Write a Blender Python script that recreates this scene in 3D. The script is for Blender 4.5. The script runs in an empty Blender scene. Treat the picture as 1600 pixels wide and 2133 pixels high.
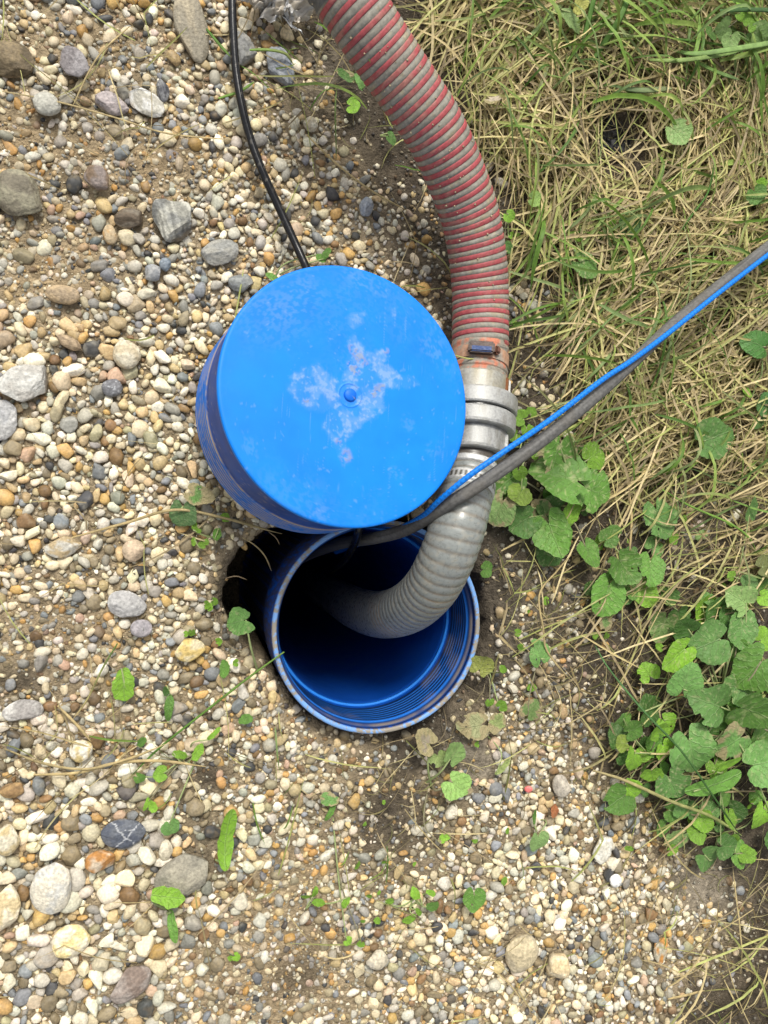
import bpy, math, random
import numpy as np
from mathutils import Vector, Matrix

rng = np.random.default_rng(7)
random.seed(7)
SC = bpy.context.scene
COL = SC.collection

# ------------------------------------------------------------------ camera
FPX = 1740.0                      # focal length in photo pixels (1600 x 2133)
NADIR = (330.0, 1000.0)           # where the plumb line from the lens meets the picture
CAMH = 0.868
_d = Vector(((NADIR[0] - 800) / FPX, -(NADIR[1] - 1066.5) / FPX, -1)).normalized()
ROT = _d.rotation_difference(Vector((0, 0, -1))).to_matrix()
cam_d = bpy.data.cameras.new('camera')
cam_d.sensor_fit = 'VERTICAL'
cam_d.angle_y = 2 * math.atan(1066.5 / FPX)
cam_d.clip_start = 0.02
cam_d.clip_end = 400
cam = bpy.data.objects.new('camera', cam_d)
_c0 = ROT @ Vector((0, 0, -1))
CAMP = Vector((-_c0.x / -_c0.z * CAMH, -_c0.y / -_c0.z * CAMH, CAMH))
cam.matrix_world = Matrix.Translation(CAMP) @ ROT.to_4x4()
COL.objects.link(cam)
SC.camera = cam

# ------------------------------------------------------------------ sky, sun, exposure
SUN_EL, SUN_AZ = math.radians(52), math.radians(-4)      # azimuth measured from +Y towards +X
w = bpy.data.worlds.new('World')
SC.world = w
w.use_nodes = True
nt = w.node_tree
bg = nt.nodes['Background']
sky = nt.nodes.new('ShaderNodeTexSky')
sky.sky_type = 'NISHITA'
sky.sun_disc = False
sky.sun_elevation = SUN_EL
sky.sun_rotation = SUN_AZ
sky.air_density = 1.0
sky.dust_density = 4.0
hs = nt.nodes.new('ShaderNodeHueSaturation')
hs.inputs['Saturation'].default_value = 0.15
nt.links.new(sky.outputs[0], hs.inputs['Color'])
nt.links.new(hs.outputs[0], bg.inputs['Color'])
bg.inputs['Strength'].default_value = 0.105
sl = bpy.data.lights.new('sun', 'SUN')
sl.energy = 1.5
sl.angle = math.radians(14)
sl.color = (1, 0.95, 0.85)
so = bpy.data.objects.new('sun', sl)
_sd = Vector((math.sin(SUN_AZ) * math.cos(SUN_EL), math.cos(SUN_AZ) * math.cos(SUN_EL), math.sin(SUN_EL)))
so.rotation_euler = (-_sd).to_track_quat('-Z', 'Y').to_euler()
so.location = (0, 0, 3)
COL.objects.link(so)
SC.view_settings.view_transform = 'Standard'
SC.view_settings.look = 'None'
SC.view_settings.gamma = 1
SC.view_settings.use_curve_mapping = False
SC.view_settings.exposure = 0.86

# ------------------------------------------------------------------ numpy helpers
RM = np.array(ROT)
CP = np.array(CAMP)


def P(u, v, z=0.0):
    """point of the place seen at photo position (u,v), at height z"""
    d = RM @ np.array([(u - 800) / FPX, -(v - 1066.5) / FPX, -1.0])
    t = (z - CP[2]) / d[2]
    return CP + d * t


def uv_of(x, y, z=0.0):
    """photo position of a place on the plane z (vectorised), used as layout coordinates"""
    q = np.stack([x - CP[0], y - CP[1], np.zeros_like(x) + z - CP[2]], -1) @ RM
    return 800 + FPX * q[..., 0] / -q[..., 2], 1066.5 - FPX * q[..., 1] / -q[..., 2]


def depth_at(p):
    q = (np.asarray(p) - CP) @ RM
    return -q[2]


def pxm(u, v, z=0.0):
    return FPX / depth_at(P(u, v, z))


_H = np.random.default_rng(11).random(65536)


def noise3(p, s=1.0, seed=0):
    p = np.asarray(p, float) * s + seed * 17.13
    i = np.floor(p).astype(np.int64)
    f = p - i
    f = f * f * (3 - 2 * f)
    r = 0
    for dx in (0, 1):
        for dy in (0, 1):
            for dz in (0, 1):
                h = ((i[..., 0] + dx) * 73856093) ^ ((i[..., 1] + dy) * 19349663) ^ ((i[..., 2] + dz) * 83492791)
                wt = (f[..., 0] if dx else 1 - f[..., 0]) * (f[..., 1] if dy else 1 - f[..., 1]) * (f[..., 2] if dz else 1 - f[..., 2])
                r = r + wt * _H[h & 65535]
    return r


def fbm(p, s=1.0, o=4, seed=0):
    r, a, t = 0, 1.0, 0
    for k in range(o):
        r = r + a * noise3(p, s * 2 ** k, seed + k)
        t += a
        a *= 0.5
    return r / t


def n2(x, y, s, seed=0, o=3):
    return fbm(np.stack([x, y, np.zeros_like(x)], -1), s, o, seed)


def sstep(a, b, x):
    t = np.clip((x - a) / (b - a), 0, 1)
    return t * t * (3 - 2 * t)


def inpoly(u, v, poly):
    r = np.zeros(np.shape(u), bool)
    n = len(poly)
    for i in range(n):
        x1, y1 = poly[i]
        x2, y2 = poly[(i + 1) % n]
        c = ((y1 > v) != (y2 > v)) & (u < (x2 - x1) * (v - y1) / (y2 - y1 + 1e-9) + x1)
        r ^= c
    return r


def blob(u, v, cx, cy, rx, ry):
    return np.exp(-(((u - cx) / rx) ** 2 + ((v - cy) / ry) ** 2))


# ------------------------------------------------------------------ mesh helpers
def mesh_np(name, V, F, col=None, smooth=True):
    V = np.asarray(V, np.float32)
    F = np.asarray(F, np.int32)
    k = F.shape[1]
    me = bpy.data.meshes.new(name)
    me.vertices.add(len(V))
    me.vertices.foreach_set('co', V.ravel())
    me.loops.add(F.size)
    me.loops.foreach_set('vertex_index', F.ravel())
    me.polygons.add(len(F))
    me.polygons.foreach_set('loop_start', np.arange(0, F.size, k, dtype=np.int32))
    me.polygons.foreach_set('use_smooth', np.full(len(F), smooth, bool))
    me.update(calc_edges=True)
    if col is not None:
        col = np.asarray(col, np.float32)
        if col.shape[1] == 3:
            col = np.concatenate([col, np.ones((len(col), 1), np.float32)], 1)
        at = me.attributes.new('col', 'FLOAT_COLOR', 'POINT')
        at.data.foreach_set('color', col.ravel())
    return me


def obj(name, me, mat=None, parent=None, mw=None):
    o = bpy.data.objects.new(name, me)
    COL.objects.link(o)
    if me is not None and mat is not None and not me.materials:
        me.materials.append(mat)
    if mw is not None:
        o.matrix_world = mw
    if parent is not None:
        o.parent = parent
    return o


def tag(o, label=None, cat=None, group=None, kind=None):
    if label: o['label'] = label
    if cat: o['category'] = cat
    if group: o['group'] = group
    if kind: o['kind'] = kind
    return o


def empty(name, loc=(0, 0, 0), label=None, cat=None, group=None):
    o = bpy.data.objects.new(name, None)
    o.empty_display_size = 0.02
    o.location = tuple(float(t) for t in loc)
    COL.objects.link(o)
    return tag(o, label, cat, group)


def child(name, me, mat, parent):
    """mesh given in world coordinates, hung under an unrotated Empty"""
    o = obj(name, me, mat, parent)
    o.matrix_parent_inverse = Matrix.Translation(-Vector(parent.location))
    return o


def grid_faces(nr, nc, wrap=False):
    c = nc if wrap else nc - 1
    i, j = np.meshgrid(np.arange(nr - 1), np.arange(c), indexing='ij')
    a = i * nc + j
    b = i * nc + (j + 1) % nc
    return np.stack([a, b, b + nc, a + nc], -1).reshape(-1, 4)


def lathe(prof, n=96, closed=False):
    """profile of (r, z) turned about z"""
    prof = np.array(prof, float)
    if closed:
        prof = np.vstack([prof, prof[:1]])
    th = np.linspace(0, 2 * math.pi, n, endpoint=False)
    V = np.stack([prof[:, 0:1] * np.cos(th), prof[:, 0:1] * np.sin(th), np.repeat(prof[:, 1:2], n, 1)], -1).reshape(-1, 3)
    F = grid_faces(len(prof), n, True)[:, ::-1]
    return V, F


def spline(pts, step):
    """Catmull-Rom through points, resampled at even steps"""
    p = np.array(pts, float)
    p = np.vstack([2 * p[0] - p[1], p, 2 * p[-1] - p[-2]])
    out = []
    for i in range(1, len(p) - 2):
        t = np.linspace(0, 1, 24, endpoint=False)[:, None]
        a, b, c, d = p[i - 1], p[i], p[i + 1], p[i + 2]
        out.append(0.5 * (2 * b + (c - a) * t + (2 * a - 5 * b + 4 * c - d) * t ** 2 + (3 * b - a - 3 * c + d) * t ** 3))
    q = np.vstack(out + [p[-2:-1]])
    s = np.r_[0, np.cumsum(np.linalg.norm(np.diff(q, axis=0), axis=1))]
    m = max(2, int(s[-1] / step) + 1)
    ss = np.linspace(0, s[-1], m)
    return np.stack([np.interp(ss, s, q[:, k]) for k in range(3)], -1), ss


def frames(q):
    t = np.gradient(q, axis=0)
    t /= np.linalg.norm(t, axis=1)[:, None]
    n = np.zeros_like(q)
    r = np.array([0, 0, 1.0])
    r = r - t[0] * (r @ t[0])
    if np.linalg.norm(r) < 1e-3:
        r = np.array([1.0, 0, 0]) - t[0] * t[0][0]
    n[0] = r / np.linalg.norm(r)
    for i in range(1, len(q)):
        v = n[i - 1] - t[i] * (n[i - 1] @ t[i])
        n[i] = v / np.linalg.norm(v)
    return t, n, np.cross(t, n)


def tube(q, rad, n=24, cap=True):
    """tube round path; rad (len(q),) or (len(q), n)"""
    t, nn, bb = frames(q)
    th = np.linspace(0, 2 * math.pi, n, endpoint=False)
    rad = np.asarray(rad, float)
    if rad.ndim == 0: rad = np.full(len(q), rad)
    if rad.ndim == 1: rad = np.repeat(rad[:, None], n, 1)
    V = q[:, None] + rad[..., None] * (np.cos(th)[None, :, None] * nn[:, None] + np.sin(th)[None, :, None] * bb[:, None])
    V = V.reshape(-1, 3)
    F = grid_faces(len(q), n, True)
    if cap:
        V = np.vstack([V, q[:1], q[-1:]])
        a = len(q) * n
        j = np.arange(n)
        e = (len(q) - 1) * n
        F = np.vstack([F, np.stack([np.full(n, a), (j + 1) % n, j, j], -1), np.stack([np.full(n, a + 1), e + j, e + (j + 1) % n, e + (j + 1) % n], -1)])
    return V, F


def quads_fix(name, V, F, col=None, smooth=True):
    """quads where caps are degenerate (last index doubled) -> clean triangles"""
    F = np.asarray(F)
    deg = F[:, 2] == F[:, 3]
    q = F[~deg]
    T = np.vstack([q[:, [0, 1, 2]], q[:, [0, 2, 3]], F[deg][:, :3]])
    return mesh_np(name, V, T, col, smooth)


def ico(sub):
    import bmesh
    bm = bmesh.new()
    bmesh.ops.create_icosphere(bm, subdivisions=sub, radius=1)
    bm.verts.ensure_lookup_table()
    V = np.array([v.co[:] for v in bm.verts])
    F = np.array([[v.index for v in f.verts] for f in bm.faces])
    bm.free()
    return V, F


def box(sx, sy, sz, bev=0.15):
    import bmesh
    bm = bmesh.new()
    bmesh.ops.create_cube(bm, size=1)
    for v in bm.verts:
        v.co = Vector((v.co.x * sx, v.co.y * sy, v.co.z * sz))
    if bev:
        bmesh.ops.bevel(bm, geom=bm.edges[:], offset=min(sx, sy, sz) * bev, segments=2, affect='EDGES')
    bmesh.ops.triangulate(bm, faces=bm.faces[:])
    bm.verts.ensure_lookup_table()
    bm.verts.index_update()
    V = np.array([v.co[:] for v in bm.verts])
    F = np.array([[v.index for v in f.verts] for f in bm.faces])
    bm.free()
    return V, F


# ------------------------------------------------------------------ materials
def mat_attr(name, rough=0.6, spec=0.4, nscale=300.0, namp=0.25, bump=0.3, bscale=900.0, bdist=0.0006,
             transl=0.0, metal=0.0, nscale2=None, coat=0.0, rvar=0.0):
    m = bpy.data.materials.new(name)
    m.use_nodes = True
    t = m.node_tree
    N, L = t.nodes, t.links
    b = N['Principled BSDF']
    at = N.new('ShaderNodeAttribute'); at.attribute_name = 'col'
    tc = N.new('ShaderNodeTexCoord')
    geo = N.new('ShaderNodeNewGeometry')
    no = N.new('ShaderNodeTexNoise'); no.inputs['Scale'].default_value = nscale; no.inputs['Detail'].default_value = 4
    L.new(geo.outputs['Position'], no.inputs['Vector'])
    mr = N.new('ShaderNodeMapRange')
    mr.inputs['From Min'].default_value = 0.3; mr.inputs['From Max'].default_value = 0.7
    mr.inputs['To Min'].default_value = 1 - namp; mr.inputs['To Max'].default_value = 1 + namp * 0.6
    L.new(no.outputs['Fac'], mr.inputs['Value'])
    mx = N.new('ShaderNodeVectorMath'); mx.operation = 'SCALE'
    L.new(at.outputs['Color'], mx.inputs[0]); L.new(mr.outputs[0], mx.inputs['Scale'])
    L.new(mx.outputs[0], b.inputs['Base Color'])
    b.inputs['Roughness'].default_value = rough
    b.inputs['Specular IOR Level'].default_value = spec
    b.inputs['Metallic'].default_value = metal
    b.inputs['Coat Weight'].default_value = coat
    if rvar:
        m2 = N.new('ShaderNodeMapRange')
        m2.inputs['From Min'].default_value = 0.3; m2.inputs['From Max'].default_value = 0.7
        m2.inputs['To Min'].default_value = rough - rvar; m2.inputs['To Max'].default_value = rough + rvar
        L.new(no.outputs['Fac'], m2.inputs['Value']); L.new(m2.outputs[0], b.inputs['Roughness'])
    if bump:
        nb = N.new('ShaderNodeTexNoise'); nb.inputs['Scale'].default_value = bscale; nb.inputs['Detail'].default_value = 5
        L.new(geo.outputs['Position'], nb.inputs['Vector'])
        bp = N.new('ShaderNodeBump'); bp.inputs['Strength'].default_value = bump; bp.inputs['Distance'].default_value = bdist
        L.new(nb.outputs['Fac'], bp.inputs['Height']); L.new(bp.outputs[0], b.inputs['Normal'])
    if transl:
        tr = N.new('ShaderNodeBsdfTranslucent'); L.new(mx.outputs[0], tr.inputs['Color'])
        ms = N.new('ShaderNodeMixShader'); ms.inputs[0].default_value = transl
        L.new(b.outputs[0], ms.inputs[1]); L.new(tr.outputs[0], ms.inputs[2])
        L.new(ms.outputs[0], N['Material Output'].inputs['Surface'])
    return m


M_STONE = mat_attr('stone', rough=0.55, spec=0.35, nscale=420, namp=0.28, bump=0.35, bscale=900, rvar=0.12)
M_BIG = mat_attr('large_stone', rough=0.66, spec=0.25, nscale=330, namp=0.32, bump=0.7, bscale=420, bdist=0.0016, rvar=0.12)
M_SOIL = mat_attr('soil', rough=0.95, spec=0.1, nscale=180, namp=0.45, bump=0.9, bscale=420, bdist=0.004)
M_BLUE = mat_attr('blue_plastic', rough=0.5, spec=0.25, nscale=60, namp=0.05, bump=0.06, bscale=300, bdist=0.0005, rvar=0.06)
M_HOSEG = mat_attr('hose_grey_rubber', rough=0.6, spec=0.35, nscale=350, namp=0.25, bump=0.35, bscale=800, bdist=0.0006, rvar=0.12)
M_PVC = mat_attr('grey_pvc', rough=0.32, spec=0.5, nscale=240, namp=0.14, bump=0.2, bscale=600, bdist=0.0005, rvar=0.12)
M_RED = mat_attr('hose_red_helix', rough=0.5, spec=0.35, nscale=320, namp=0.25, bump=0.25, bscale=700, bdist=0.0004, rvar=0.1)
M_ALU = mat_attr('cast_aluminium', rough=0.5, spec=0.5, nscale=400, namp=0.25, bump=0.5, bscale=1100, bdist=0.0005, metal=0.3, rvar=0.12)
M_BLACK = mat_attr('black_sheath', rough=0.2, spec=0.4, nscale=250, namp=0.2, bump=0.08, bscale=700, bdist=0.0004, rvar=0.08)
M_PE = mat_attr('grey_black_polyethylene', rough=0.6, spec=0.3, nscale=300, namp=0.35, bump=0.25, bscale=500, bdist=0.0005, rvar=0.1)
M_ROPE = mat_attr('blue_rope', rough=0.5, spec=0.3, nscale=1500, namp=0.25, bump=0.2, bscale=2500, bdist=0.0003)
M_GRASS = mat_attr('grass_blade', rough=0.55, spec=0.3, nscale=160, namp=0.25, bump=0, transl=0.28)
M_LEAF = mat_attr('weed_leaf', rough=0.5, spec=0.35, nscale=260, namp=0.16, bump=0.35, bscale=500, bdist=0.0008, transl=0.22)


def leaf_veins(m):
    t = m.node_tree
    N, L = t.nodes, t.links
    at = N.new('ShaderNodeAttribute'); at.attribute_name = 'blade'      # place on the blade: x along, y across
    sp = N.new('ShaderNodeSeparateXYZ'); L.new(at.outputs['Vector'], sp.inputs[0])

    def mth(op, a, b=None, c=None):
        n = N.new('ShaderNodeMath'); n.operation = op
        for k, v in enumerate((a, b, c)):
            if v is None: continue
            if isinstance(v, (int, float)): n.inputs[k].default_value = v
            else: L.new(v, n.inputs[k])
        return n.outputs[0]
    wn = N.new('ShaderNodeTexNoise'); wn.inputs['Scale'].default_value = 3.0; L.new(at.outputs['Vector'], wn.inputs['Vector'])
    ay = mth('ABSOLUTE', mth('ADD', sp.outputs[1], mth('MULTIPLY', mth('SUBTRACT', wn.outputs['Fac'], .5), .10)))
    s = mth('SUBTRACT', sp.outputs[0], mth('MULTIPLY', mth('POWER', ay, .8), .75))
    f = mth('ABSOLUTE', mth('SUBTRACT', mth('FRACT', mth('MULTIPLY', mth('ADD', s, mth('MULTIPLY', wn.outputs['Fac'], .5)), 2.6)), .5))
    side = mth('SUBTRACT', 1.0, mth('SMOOTH_MIN', mth('DIVIDE', f, .10), 1.0, .1))
    side = mth('MAXIMUM', side, 0.0)
    mid = mth('MAXIMUM', mth('SUBTRACT', 1.0, mth('DIVIDE', ay, .035)), 0.0)
    vein = mth('MAXIMUM', mth('MULTIPLY', side, .75), mid)
    b = N['Principled BSDF']
    src = b.inputs['Base Color'].links[0].from_socket
    mx = N.new('ShaderNodeMix'); mx.data_type = 'RGBA'
    L.new(mth('MULTIPLY', vein, .36), mx.inputs[0]); L.new(src, mx.inputs[6])
    mx.inputs[7].default_value = (.34, .44, .20, 1)
    L.new(mx.outputs[2], b.inputs['Base Color'])
    vo = N.new('ShaderNodeTexNoise'); vo.inputs['Scale'].default_value = 9; L.new(at.outputs['Vector'], vo.inputs['Vector'])
    hgt = mth('ADD', mth('MULTIPLY', vein, -1.0), mth('MULTIPLY', vo.outputs['Fac'], .9))
    b2 = N.new('ShaderNodeBump'); b2.inputs['Strength'].default_value = .6; b2.inputs['Distance'].default_value = .0016
    L.new(hgt, b2.inputs['Height'])
    old = b.inputs['Normal'].links[0].from_node
    L.new(b2.outputs[0], old.inputs['Normal'])


leaf_veins(M_LEAF)
M_STEM = mat_attr('weed_stem', rough=0.55, spec=0.3, nscale=260, namp=0.2, bump=0, transl=0.1)
M_BAG = mat_attr('plastic_film', rough=0.28, spec=0.6, nscale=150, namp=0.3, bump=0.4, bscale=300, bdist=0.001)

# ------------------------------------------------------------------ layout of the place
RIM_PX, RIM_Z = (791, 1307), 0.006
PIPE_C = P(*RIM_PX, RIM_Z)           # centre of the casing's mouth
PIPE_R = 0.1160


def hose_pts(lst):
    return [P(*t) for t in lst]


HOSE_RED = hose_pts([(640, -140, .13), (700, -40, .125), (752, 38, .12), (807, 122, .11), (860, 200, .10), (905, 270, .09),
                     (945, 355, .075), (979, 450, .058), (996, 545, .045), (1001, 630, .038), (1000, 732, .040)])
HOSE_GREY = hose_pts([(983, 948, .064), (977, 990, .072), (967, 1040, .084), (952, 1100, .092), (930, 1162, .085), (897, 1224, .055),
                      (850, 1266, .0), (795, 1280, -.09), (745, 1268, -.22), (705, 1246, -.40), (668, 1226, -.65), (640, 1200, -1.0)])
CAP_PX, CAP_TILT, CAP_R, CAP_DEP = (729, 823), 25.5, 0.120, 0.752
CAP_DIR = np.array([0.86, 0.515])     # where the top leans, in picture right/up
_ray = RM @ np.array([(CAP_PX[0] - 800) / FPX, -(CAP_PX[1] - 1066.5) / FPX, -1.0])
CAP_C = CP + _ray * CAP_DEP
_rn = _ray / np.linalg.norm(_ray)
_lean = RM @ np.array([CAP_DIR[0], CAP_DIR[1], 0.0])
_lean -= _rn * (_lean @ _rn)
_lean /= np.linalg.norm(_lean)
CAP_N = -_rn * math.cos(math.radians(CAP_TILT)) + _lean * math.sin(math.radians(CAP_TILT))
CAP_H = 0.106
CAP_B = CAP_C - CAP_N * CAP_H
print('cap top', CAP_C, 'normal', CAP_N, 'bottom', CAP_B, 'tilt', math.degrees(math.acos(CAP_N[2])), 'low', CAP_B[2] - CAP_R * math.sqrt(1 - CAP_N[2] ** 2))

GRAVEL_POLY = [(-900, -900), (560, -900), (600, 60), (660, 230), (800, 370), (870, 480), (915, 640), (935, 800), (935, 1060), (700, 1180),
               (560, 1200), (640, 1420), (740, 1500), (860, 1560), (960, 1600), (1010, 1480), (1080, 1440), (1190, 1540), (1300, 1620), (1390, 1720),
               (1470, 1775), (1555, 1890), (1510, 2010), (1410, 2080), (1380, 2900), (-900, 2900)]


def zones(x, y):
    """per place: gravel cover, sandiness, soil darkness, clay"""
    u, v = uv_of(x, y)
    wu = u + 70 * (n2(x, y, 14, 3) - .5) + 30 * (n2(x, y, 45, 4) - .5)
    wv = v + 70 * (n2(x, y, 14, 5) - .5) + 30 * (n2(x, y, 45, 6) - .5)
    g = sum(inpoly(wu + a, wv + b, GRAVEL_POLY).astype(float) for a, b in ((0, 0), (45, 10), (-40, 25), (20, -50), (-25, -30), (85, 40), (60, -85), (-70, -60))) / 8
    sand = np.clip(1.1 * blob(wu, wv, 290, 330, 120, 55) + 1.1 * blob(wu, wv, 110, 560, 140, 90) + .9 * blob(wu, wv, 60, 300, 120, 100) + .8 * blob(wu, wv, 110, 1310, 140, 60)
                   + .9 * blob(wu, wv, 560, 2060, 170, 110) + .7 * blob(wu, wv, 620, 1830, 90, 90) + .5 * blob(wu, wv, 300, 120, 100, 60)
                   + .6 * blob(wu, wv, 140, 60, 140, 60) + .8 * blob(wu, wv, 860, 20, 60, 60) + .5 * blob(wu, wv, 240, 1440, 100, 60), 0, 1)
    soil = np.clip(1.0 * blob(wu, wv, 830, 1720, 95, 110) + .9 * blob(wu, wv, 50, 1430, 70, 35) + .9 * blob(wu, wv, 440, 1630, 50, 55)
                   + 1.0 * blob(wu, wv, 900, 1560, 80, 55) + .8 * blob(wu, wv, 480, 1200, 40, 120) + .7 * blob(wu, wv, 420, 1770, 40, 60)
                   + .5 * blob(wu, wv, 1050, 1740, 40, 40) + .7 * blob(wu, wv, 620, 2050, 60, 40) + .7 * blob(wu, wv, 330, 430, 60, 30) + (1 - g), 0, 1)
    clay = np.clip(.45 * blob(wu, wv, 1120, 1300, 90, 200) + .4 * blob(wu, wv, 1480, 1070, 120, 80) + 1.2 * blob(wu, wv, 1000, 1600, 55, 70) + 1.2 * blob(wu, wv, 1480, 1870, 80, 60) + .6 * blob(wu, wv, 660, 150, 60, 60)
                   + .8 * blob(wu, wv, 1330, 1785, 50, 25), 0, 1)
    spars = .85 * np.clip(.40 * blob(wu, wv, 1170, 1350, 130, 260) + .3 * blob(wu, wv, 1480, 1080, 120, 100) + .3 * blob(wu, wv, 1250, 880, 120, 120) + .22 * blob(wu, wv, 1090, 1330, 70, 260) + .75 * blob(wu, wv, 1130, 630, 75, 75) + .55 * blob(wu, wv, 1120, 800, 60, 60) + .75 * blob(wu, wv, 1110, 1460, 90, 60)
                    + .1 * blob(wu, wv, 1500, 1100, 120, 120) + .3 * blob(wu, wv, 1000, 330, 60, 60) + .5 * blob(wu, wv, 880, 440, 60, 90) + .1 * blob(wu, wv, 1300, 1250, 150, 150)
                    + .5 * blob(wu, wv, 1170, 1530, 60, 60), 0, 1)
    cover = np.clip(g * (1 - .92 * np.clip(soil - (1 - g), 0, 1)) * (1 - .55 * sand) + (1 - g) * spars, 0, 1) * (1 - .85 * sstep(.5, .9, clay))
    return cover, sand * g, soil, clay, u, v


def pit(u, v, x, y):
    e = np.minimum(np.sqrt(((u - 786) / 240) ** 2 + ((v - 1300) / 234) ** 2), np.sqrt(((u - 610) / 140) ** 2 + ((v - 1245) / 150) ** 2))
    return e + .05 * (n2(x, y, 40, 21) - .5) * 2 + .025 * (n2(x, y, 160, 22) - .5) * 2


def ground_z(x, y):
    u, v = uv_of(x, y)
    z = .012 * (n2(x, y, 6, 31) - .5) + .008 * (n2(x, y, 22, 32) - .5)
    rr = np.exp(-((x) ** 2 + (y) ** 2) / .9)
    z = z * rr - .012
    g = inpoly(u, v, GRAVEL_POLY)
    z = z + np.where(g, .003, .007) * (n2(x, y, 90, 33) - .5) + .006 * blob(u, v, 1000, 1600, 60, 70)
    z = z - .018 * blob(u, v, 1270, 290, 60, 60) - .012 * blob(u, v, 1450, 1850, 150, 120)
    return z


# ------------------------------------------------------------------ ground
def axis_coords(lo, hi, step, far):
    a = np.arange(lo, hi + step, step)
    g = [0.01]
    while sum(g) < far:
        g.append(g[-1] * 1.35)
    c = np.cumsum(g)
    return np.r_[lo - c[::-1], a, a[-1] + c]


_cs = np.array([P(-60, -60), P(1660, -60), P(1660, 2193), P(-60, 2193)])
X0, X1, Y0, Y1 = _cs[:, 0].min(), _cs[:, 0].max(), _cs[:, 1].min(), _cs[:, 1].max()
gx, gy = axis_coords(X0 - .05, X1 + .05, .0045, 60), axis_coords(Y0 - .05, Y1 + .05, .0045, 60)
GX, GY = np.meshgrid(gx, gy)
gz = ground_z(GX, GY)
cover, sand, soil, clay, GU, GV = zones(GX, GY)
e = pit(GU, GV, GX, GY)
gz = gz - .015 * sstep(1.25, 1.0, e) * sstep(-200, 200, GV - 1250) - .34 * sstep(1.0, .90, e)
far = sstep(.9, 2.0, np.hypot(GX, GY))
c_soil = np.array([.088, .072, .053])
c_sand = np.array([.33, .25, .15])
c_grav = np.array([.32, .255, .165])
c_clay = np.array([.235, .20, .15])
v1 = n2(GX, GY, 30, 41)[..., None]
v2 = n2(GX, GY, 130, 42, 2)[..., None]
gc = c_grav * (1 - sand[..., None]) + c_sand * sand[..., None]
gc = gc * (1 - soil[..., None]) + c_soil * soil[..., None]
gc = gc * (1 - clay[..., None]) + c_clay * clay[..., None]
gc = gc * (.6 + .8 * v1) * (.75 + .5 * v2)
gc = gc * (1 - far[..., None]) + np.array([.09, .09, .04]) * far[..., None]
keep = np.hypot(GX - PIPE_C[0], GY - PIPE_C[1]) > PIPE_R - .004
F = grid_faces(len(gy), len(gx))
kf = keep.ravel()
F = F[kf[F].all(1)]
ground = obj('ground', mesh_np('ground', np.stack([GX, GY, gz], -1).reshape(-1, 3), F, gc.reshape(-1, 3)), M_SOIL)
tag(ground, kind='structure')


def gz_at(x, y):
    x = np.asarray(x, float); y = np.asarray(y, float)
    z = ground_z(x, y)
    u, v = uv_of(x, y)
    e = pit(u, v, x, y)
    return z - .015 * sstep(1.25, 1.0, e) * sstep(-200, 200, v - 1250) - .34 * sstep(1.0, .90, e)


def gnd(u, v):
    """ground point under photo position"""
    z = -.01
    for _ in range(3):
        p = P(u, v, z)
        z = float(gz_at(p[0], p[1]))
    return P(u, v, z)


# ------------------------------------------------------------------ well casing
BLUE = np.array([.003, .075, .42])
MUD = np.array([.30, .235, .125])


def ring_lines(z0, z1, r, amp, pitch):
    out = []
    z = z0
    while z > z1 + pitch:
        out += [(r, z), (r, z - pitch * .35), (r - amp, z - pitch * .5), (r - amp, z - pitch * .85)]
        z -= pitch
    return out


prof = [(.1115, -1.5), (.1115, -.115), (.113, -.10), (.1165, -.085), (.1178, -.07), (.1180, -.06), (.1181, -.05), (.1181, -.041), (.1182, -.033), (.1182, -.026), (.1182, -.019), (.1182, -.012), (.1185, -.008), (.1185, -.003), (.1177, -.0009), (.1165, 0),
        (.1142, 0), (.1131, -.0008), (.1127, -.003), (.1122, -.0045), (.1085, -.005), (.1082, -.0052), (.1082, -.0115), (.1095, -.0125), (.1108, -.0135), (.1108, -.0165), (.1094, -.0175)]
prof = prof[:19] + [(.1122, -.005), (.1132, -.0055), (.1132, -.0095), (.1118, -.0105), (.1108, -.012), (.1103, -.0155)]
prof += ring_lines(-.0175, -.072, .1098, .0016, .0072)
prof += [(.1078, -.0745), (.1068, -.0755), (.1045, -.0765), (.1035, -.078), (.103, -.082)]
prof += [(.103, z) for z in (-.12, -.16, -.2, -.26, -.34, -.5, -.8, -1.2, -1.5)] + [(0.001, -1.5)]
prof = [(r_ * PIPE_R / .1185, z_) for r_, z_ in prof]
V, F = lathe(prof, 480)
R_S = .1185 / PIPE_R
TH = np.arctan2(V[:, 1], V[:, 0])
Vw = V + PIPE_C
nz = fbm(Vw, 330, 4, 51)
nl = fbm(Vw, 28, 3, 52)
c = np.repeat(BLUE[None], len(V), 0)
R_ = np.hypot(V[:, 0], V[:, 1]) * R_S
top = (V[:, 2] > -.002) & (R_ > .1125)
mud = np.where(top, sstep(.545, .585, nz * .6 + nl * .5), 0)
left = np.clip(-np.cos(TH - .2), 0, 1)
mud = np.where(top, np.clip(mud + left * sstep(.47, .56, nz * .7 + nl * .3) * .9, 0, 1), mud)
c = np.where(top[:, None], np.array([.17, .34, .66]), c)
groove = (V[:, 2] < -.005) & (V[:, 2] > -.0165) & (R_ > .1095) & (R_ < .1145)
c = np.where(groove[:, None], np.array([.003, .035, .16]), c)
mud = np.where(groove, (.15 + .5 * sstep(.42, .6, nl)) * ((V[:, 2] < -.0100) & (V[:, 2] > -.0125)), mud)
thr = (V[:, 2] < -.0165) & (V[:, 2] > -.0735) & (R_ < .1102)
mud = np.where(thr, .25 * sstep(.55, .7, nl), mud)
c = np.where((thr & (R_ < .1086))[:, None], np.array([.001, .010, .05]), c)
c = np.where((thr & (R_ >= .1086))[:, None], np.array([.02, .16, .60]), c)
outer = (R_ > .1104) & (V[:, 2] < -.002) & ~groove & ~thr
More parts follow.
